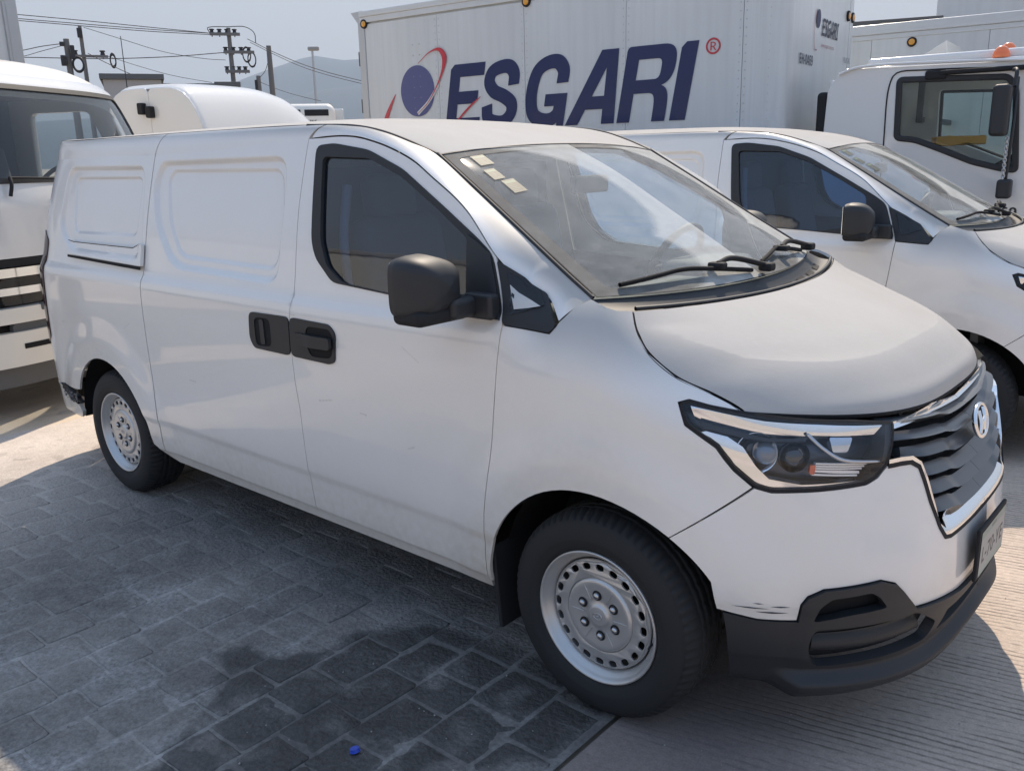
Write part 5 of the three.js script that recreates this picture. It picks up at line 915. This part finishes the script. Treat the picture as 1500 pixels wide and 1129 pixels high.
// --- cab-over truck on the left, facing us ---
{
  const a=29*Math.PI/180,t=thing('flatbed_truck','cream white truck cab facing the camera with a wide windscreen, at the left edge','truck');
  t.rotation.y=a;t.position.set(-1.60,0,.92);
  const add=(n,g,m,p=t)=>mesh(n,g,m,p),c=-1.17,hw=1.16;
  const lean=curve([[.3,0],[1.5,-.02],[1.64,-.05],[2.34,-.34],[2.5,-.55]]);
  const face=(l,y,o=0)=>{const q=Math.abs(l-c)/hw;return new V3(lean(y)+.02-.24*Math.pow(q,3.2)+o,y,l);};
  const F=(u,v)=>face(-u,v),rect=(l0,l1,y0,y1)=>[[-l1,y0],[-l0,y0],[-l0,y1],[-l1,y1]].sort(()=>0);
  const pan=(n,l0,l1,y0,y1,m,off,sk=.04,r=.01,p=t)=>add(n,patch(cornered(rect(l0,l1,y0,y1),r,3),F,{cell:.08,off,skirt:sk}),m,p);
  const L=c-hw+.01,R=c+hw-.01;
  const wsO=cornered([[-R+.02,1.66],[-L-.02,1.66],[-L-.10,2.335],[-R+.10,2.335]],.10),wsI=cornered(inset(wsO,.035),.08);
  const fr=add('cab_front',patch([[-R,1.17],[-L,1.17],[-L,1.66],[-L-.10,2.36],[-L-.25,2.42],[-R+.25,2.42],[-R+.10,2.36],[-R,1.66]],F,{cell:.06,holes:[wsO],skirt:.06}),M.cabWhite);
  add('screen_seal',patch(wsO,F,{cell:.06,holes:[wsI],off:.006,skirt:.03}),M.seal,fr);
  add('windscreen',patch(wsI,F,{cell:.10,off:-.004,skirt:0}),P({color:lin(.48,.52,.54),roughness:.02,transmission:1,thickness:0,ior:1.65}));
  pan('black_band',L,R,1.115,1.165,M.trimDark,.0);
  pan('chrome_bar',L+.02,R-.02,1.045,1.105,M.chrome,.012,.03);
  pan('grille_opening',L+.02,R-.02,.83,1.115,M.black,-.05,0);
  pan('chrome_bar',L+.04,R-.04,.925,.975,M.chrome,.006,.03);
  pan('bumper_top',L,R,.735,.84,M.cream,.03,.10,.03);
  pan('step_pad',c-.05,c+.72,.80,.846,M.grey,.036,.03);pan('step_pad',c-.85,c-.25,.80,.846,M.grey,.036,.03);
  pan('bumper_gap',L+.02,R-.02,.66,.76,M.black,-.04,0);
  pan('bumper_step',c+.0,c+.42,.655,.735,M.grey,.01,.05,.03);pan('bumper_step',c+.62,c+.92,.66,.73,M.grey,.01,.05,.03);
  pan('lower_bumper',L,R,.44,.675,M.cream,.035,.14,.04);
  for(const x of [c+.62,c-.75])pan('bumper_slot',x,x+.26,.555,.592,M.black,.038,0,.004);
  pan('apron',L+.05,R-.05,.29,.46,M.grey,-.04,.03);
  for(const s of [-1,1])add('head_lamp',patch(cornered(rect(c+s*.82-.14,c+s*.82+.14,.86,1.04),.04),F,{cell:.05,off:.02,skirt:.04}),M.lens);
  // sides, roof, back
  const so=[[-.32,.5],[-.34,1.64],[-.66,2.40],[-1.55,2.40],[-1.62,2.2],[-1.62,.9],[-1.3,.9],[-1.15,.7],[-.8,.7],[-.7,.5]],sw=cornered([[-.52,1.66],[-.78,2.24],[-1.38,2.24],[-1.40,1.58],[-1.0,1.54]],.07);
  for(const [z,s] of [[c-hw+.0,1],[c+hw-.05,-1]]){
    const w=add('cab_side',flatShape(so,[sw.slice().reverse()],.04).translate(0,0,z),M.cabWhite);
    add('side_pane',new THREE.ShapeGeometry(new THREE.Shape(sw.map(p=>new THREE.Vector2(...p)))).translate(0,0,z+.02),P({color:lin(.93,.96,.95),roughness:.02,transmission:1,thickness:0}),w);

  }
  const rw=[cornered([[.14,1.55],[.50,1.55],[.50,2.15],[.14,2.15]],.05),cornered([[-.50,1.55],[-.14,1.55],[-.14,2.15],[-.50,2.15]],.05)];
  add('cab_back',flatShape([[-hw+.03,.9],[hw-.03,.9],[hw-.03,2.38],[-hw+.03,2.38]],rw.map(r=>r.slice().reverse()),.03).rotateY(Math.PI/2).translate(-1.62,0,c),M.cabin);
  const roofG=new THREE.BoxGeometry(1.26,.12,2*hw-.02,12,3,16),ra=roofG.attributes.position;
  for(let i=0;i<ra.count;i++){const x=ra.getX(i),z=ra.getZ(i)/hw;let y=ra.getY(i);y+=.10*(1-Math.pow(Math.abs(z),4))-.20*Math.pow(clamp((x-.05)/.58),2.4)-.02;ra.setXYZ(i,x-.17*Math.pow(Math.abs(z),3.2)*smooth(.2,.63,x),y,ra.getZ(i)*(1-.04*smooth(0,.12,y)));}
  roofG.computeVertexNormals();add('cab_roof',roofG.translate(-1.02,2.44,c),M.cream);
  for(const dz of [.92,-.20]){add('roof_lamp',merge(new THREE.SphereGeometry(.06,18,10,0,6.3,0,1.6).scale(1.3,.9,1),new THREE.CylinderGeometry(.075,.08,.025,18)).translate(-.95,2.555,c+dz),M.amberGlow);}
  add('cab_interior',merge(hardBox(-1.6,-.3,.95,1.05,c-hw+.1,c+hw-.1),hardBox(-.62,-.28,1.05,1.58,c-hw+.1,c+hw-.1,.06),hardBox(-1.55,-.6,2.33,2.36,c-hw+.1,c+hw-.1)),M.cabin);
  for(const dz of [-.55,.15,.62])add('seat',merge(rbox(.5,.16,.5,.06,-1.15,1.2,c+dz),rbox(.15,.70,.48,.06).rotateZ(.15).translate(-1.42,1.6,c+dz),rbox(.10,.2,.26,.05,-1.46,2.05,c+dz)),M.cloth);
  add('steering_wheel',new THREE.TorusGeometry(.21,.017,8,40).rotateY(Math.PI/2).rotateZ(-.7).translate(-.72,1.62,c-.5),M.trim);
  const wp=[];for(const [z0,z1] of [[c-.75,c-.1],[c+.05,c+.75]])wp.push(tube([face(z0,1.665,.02),face((z0+z1)/2,1.685,.045),face(z1,1.70,.03)],.010,16,6),tube([face(z1,1.70,.035),face(z1+.02,1.655,.05),face(z1+.04,1.58,.03)],.013,10,6));
  structure(add('wiper',merge(wp),M.trimDark),'stuff').userData={};
  add('inspection_sticker',patch(rect(c+.66,c+.80,2.10,2.22),F,{cell:.1,off:-.008,skirt:0}),S({color:lin(.55,.57,.6),roughness:.6}));
  add('chassis',merge(hardBox(-6,-.6,.55,.85,c-.42,c-.28),hardBox(-6,-.6,.55,.85,c+.28,c+.42)),M.trimDark);
  add('flat_bed',merge(hardBox(-6.2,-1.8,.95,1.08,c-1.1,c+1.1)),M.grey);
  for(const x of [-.98,-4.6]){truckWheel(t,x,c+.98,.40,1);truckWheel(t,x,c-.98,.40,-1);}
  add('cab_floor',hardBox(-1.6,-.35,.62,.95,c-.8,c+.8),M.trimDark);
}
// --- tall box at the left edge ---
{
  const t=thing('cargo_box','tall grey white cargo box with a weathered corner post at the upper left edge','cargo box');
  t.position.set(-5.4,0,-1.0);t.rotation.y=.42;
  const add=(n,g,m)=>mesh(n,g,m,t);
  add('box_body',hardBox(-5,-.02,1.0,4.6,.03,2.3,.02),M.boxSkin);
  add('front_panel',hardBox(-.03,.01,1.05,4.5,.16,2.2,.004),M.boxSkin);
  add('corner_post',merge(hardBox(-.14,.03,1.0,4.62,-.02,.13,.02),hardBox(-.02,.035,1.0,4.62,.14,.17,.006)),M.alu);
  add('top_rail',hardBox(-5,.03,4.5,4.63,-.03,2.3,.015),M.alu);
  add('chassis',merge(hardBox(-5,-.1,.6,1.0,.6,.8),hardBox(-5,-.1,.6,1.0,1.5,1.7)),M.trimDark);
  for(const x of [-1.0,-4.2])for(const z of [.25,2.1])truckWheel(t,x,z,.45,z<1?-1:1);
}
// --- high-roofed van with closed rear doors ---
{
  const t=thing('panel_van','white high roofed van with closed rear doors, right of the cream truck cab','panel van');
  const fa=248*Math.PI/180;t.rotation.y=-fa;t.position.set(-7.9,0,-3.65);
  const add=(n,g,m,p=t)=>mesh(n,g,m,p);
  // local x forward, z right; loft of rounded cross-sections
  const H=curve([[0,2.82],[.06,2.88],[.4,2.91],[1.7,2.94],[2.5,2.86],[3.1,2.62],[3.7,2.25],[4.3,1.7],[4.9,1.35],[5.4,.9]]),Wd=curve([[0,1.12],[3.2,1.14],[4.6,1.05],[5.4,.85]]);
  const sec=(x,q)=>{const h=H(x),w=Wd(x),b=.45,n=5.2,a=q*Math.PI,cz=Math.cos(a),sz=Math.sin(a),k=Math.pow(Math.pow(Math.abs(cz),n)+Math.pow(Math.abs(sz),n),-1/n);
    const y=sz*k,tp=1-.27*y*y;return new V3(x,b+(h-b)*y,w*cz*k*tp);};
  add('body',gridPatch((u,v)=>sec(u,v),70,48,0,5.4,0,1),M.cabWhite);
  const ring=[];for(let i=0;i<=40;i++){const p=sec(.012,i/40);ring.push([p.z,p.y]);}
  const half=(s)=>ring.filter(p=>s*p[0]>.02).concat(s>0?[[.006,2.86],[.006,.45]]:[]);
  const rgt=ring.filter(p=>p[0]>.03),lft=ring.filter(p=>p[0]<-.03);
  const mk=(pts,close)=>new THREE.ExtrudeGeometry(new THREE.Shape([...pts,...close].map(p=>new THREE.Vector2(p[0]*.985,p[1]-.01))),{depth:.03,bevelEnabled:true,bevelSize:.012,bevelThickness:.014,bevelSegments:2}).rotateY(Math.PI/2).rotateY(Math.PI).scale(-1,1,1);
  // the rear wall stands in the plane x=0
  const wall=(pts,close)=>{const g=new THREE.ExtrudeGeometry(new THREE.Shape([...pts,...close].map(p=>new THREE.Vector2(-p[0]*.985,p[1]-.01))),{depth:.03,bevelEnabled:true,bevelSize:.012,bevelThickness:.014,bevelSegments:2});g.rotateY(-Math.PI/2);return g.translate(.02,0,0);};
  const dr=add('rear_door',wall(rgt,[[.012,2.78],[.012,.46]]),M.cabWhite);add('rear_door',wall(lft,[[-.012,.46],[-.012,2.78]]),M.cabWhite);
  for(const [y,z] of [[2.55,-.10],[2.5,.04]])add('door_camera',rbox(.10,.16,.10,.02,-.07,y,z),M.trimDark,dr);
  add('door_handle',rbox(.04,.06,.20,.01,-.03,2.02,.22),M.trimDark,dr);
  add('door_bar',tube([[-.02,2.12,.05],[-.03,2.12,.45],[-.02,2.03,.85]],.014,16,6),M.trimDark,dr);
  add('hinge',rbox(.07,.10,.06,.015,.0,2.0,.93),M.trimDark,dr);
  for(const x of [.9,4.3])for(const z of [.86,-.86])truckWheel(t,x,z,.36,z>0?1:-1);
}
// --- refrigerated box with its cooling unit, far behind ---
{
  const t=thing('refrigerated_truck','far white refrigerated truck with a cooling unit on the front of its box','refrigerated truck');
  t.position.set(-15.5,0,-11.9);t.rotation.y=-.62;
  const add=(n,g,m,p=t)=>mesh(n,g,m,p);
  add('box_body',hardBox(-6,0,1.0,3.12,-1.1,1.1,.04),M.boxSkin);
  add('roof_rail',merge(tube([[-5.8,3.24,1.0],[-.1,3.24,1.0]],.03,8,6),cyl([-.2,3.1,1.0],[-.2,3.25,1.0],.02),cyl([-3,3.1,1.0],[-3,3.25,1.0],.02)),M.grey);
  const u=add('cooling_unit',rbox(.55,.95,1.7,.22,.28,2.76,.0,5),M.cream);
  add('unit_grille',merge(rbox(.02,.16,.62,.05,.556,3.0,-.36),rbox(.02,.16,.62,.05,.556,3.0,.36)),M.trimDark,u);
  add('unit_grille',rbox(.02,.10,1.1,.05,.556,2.56,0),M.trimDark,u);
  add('unit_badge',new THREE.PlaneGeometry(.9,.14).rotateY(Math.PI/2).translate(.5575,2.78,0),S({transparent:true,roughness:.5,map:canvasTex(512,80,(g,w,h)=>{g.clearRect(0,0,w,h);g.fillStyle='#33363c';g.font='bold 60px sans-serif';g.textAlign='center';g.fillText('THERMO KING',w/2,62);})}),u);
  add('cab',merge(rbox(1.7,1.5,2.0,.2,1.0,1.3,0)),M.cabWhite);
  for(const x of [-4.5,1.0])for(const z of [1,-1])truckWheel(t,x,z,.42,z>0?1:-1);
}
// --- second cargo van, the same make ---
{
  const v=VAN.root.clone();v.name=numbered('cargo_van');
  v.userData={label:'second white cargo van, between the near van and the lettered box truck',category:'cargo van',group:'white cargo vans of one make'};
  const th=.08198;v.rotation.y=th;
  v.position.set(1.5+.082-1.5*Math.cos(th),-.015,-3.1346+1.5*Math.sin(th));
  for(const n of ['quarter_sticker'])for(let o;o=v.getObjectByName(n);)o.parent.remove(o);
  scene.add(v);
}
{
  const t=thing('trailer','white trailer with red side lamps, mirrored in the near van door window','trailer');
  t.position.set(-3.2,0,9.4);t.rotation.y=-.05;
  const add=(n,g,m,p=t)=>mesh(n,g,m,p);
  const b=add('box_body',hardBox(-13,0,1.25,3.55,0,2.5,.03),M.boxSkin);
  add('side_rail',hardBox(-13,0,1.12,1.3,-.03,.08,.01),M.alu);
  add('top_rail',hardBox(-13,0,3.5,3.62,-.03,.1,.01),M.alu);
  for(const x of [-.4,-1.1,-1.8,-4,-7])add('side_lamp',rbox(.10,.05,.03,.01,x,1.33,-.02),M.redLens);
  add('side_skirt',hardBox(-13,-.2,.35,1.1,.2,.26,.01),M.trimDark);
  for(const x of [-1.5,-2.7,-11.5])for(const z of [.3,2.3])truckWheel(t,x,z,.5,z<1?-1:1);
}
scene.fog=new THREE.FogExp2(new THREE.Color(.70,.82,.96),.00020);
const renderer=new THREE.WebGLRenderer({antialias:true});
renderer.setSize(1024,770);renderer.toneMapping=THREE.LinearToneMapping;renderer.toneMappingExposure=EXPOSURE;
renderer.shadowMap.enabled=true;
renderer.render(scene,camera);
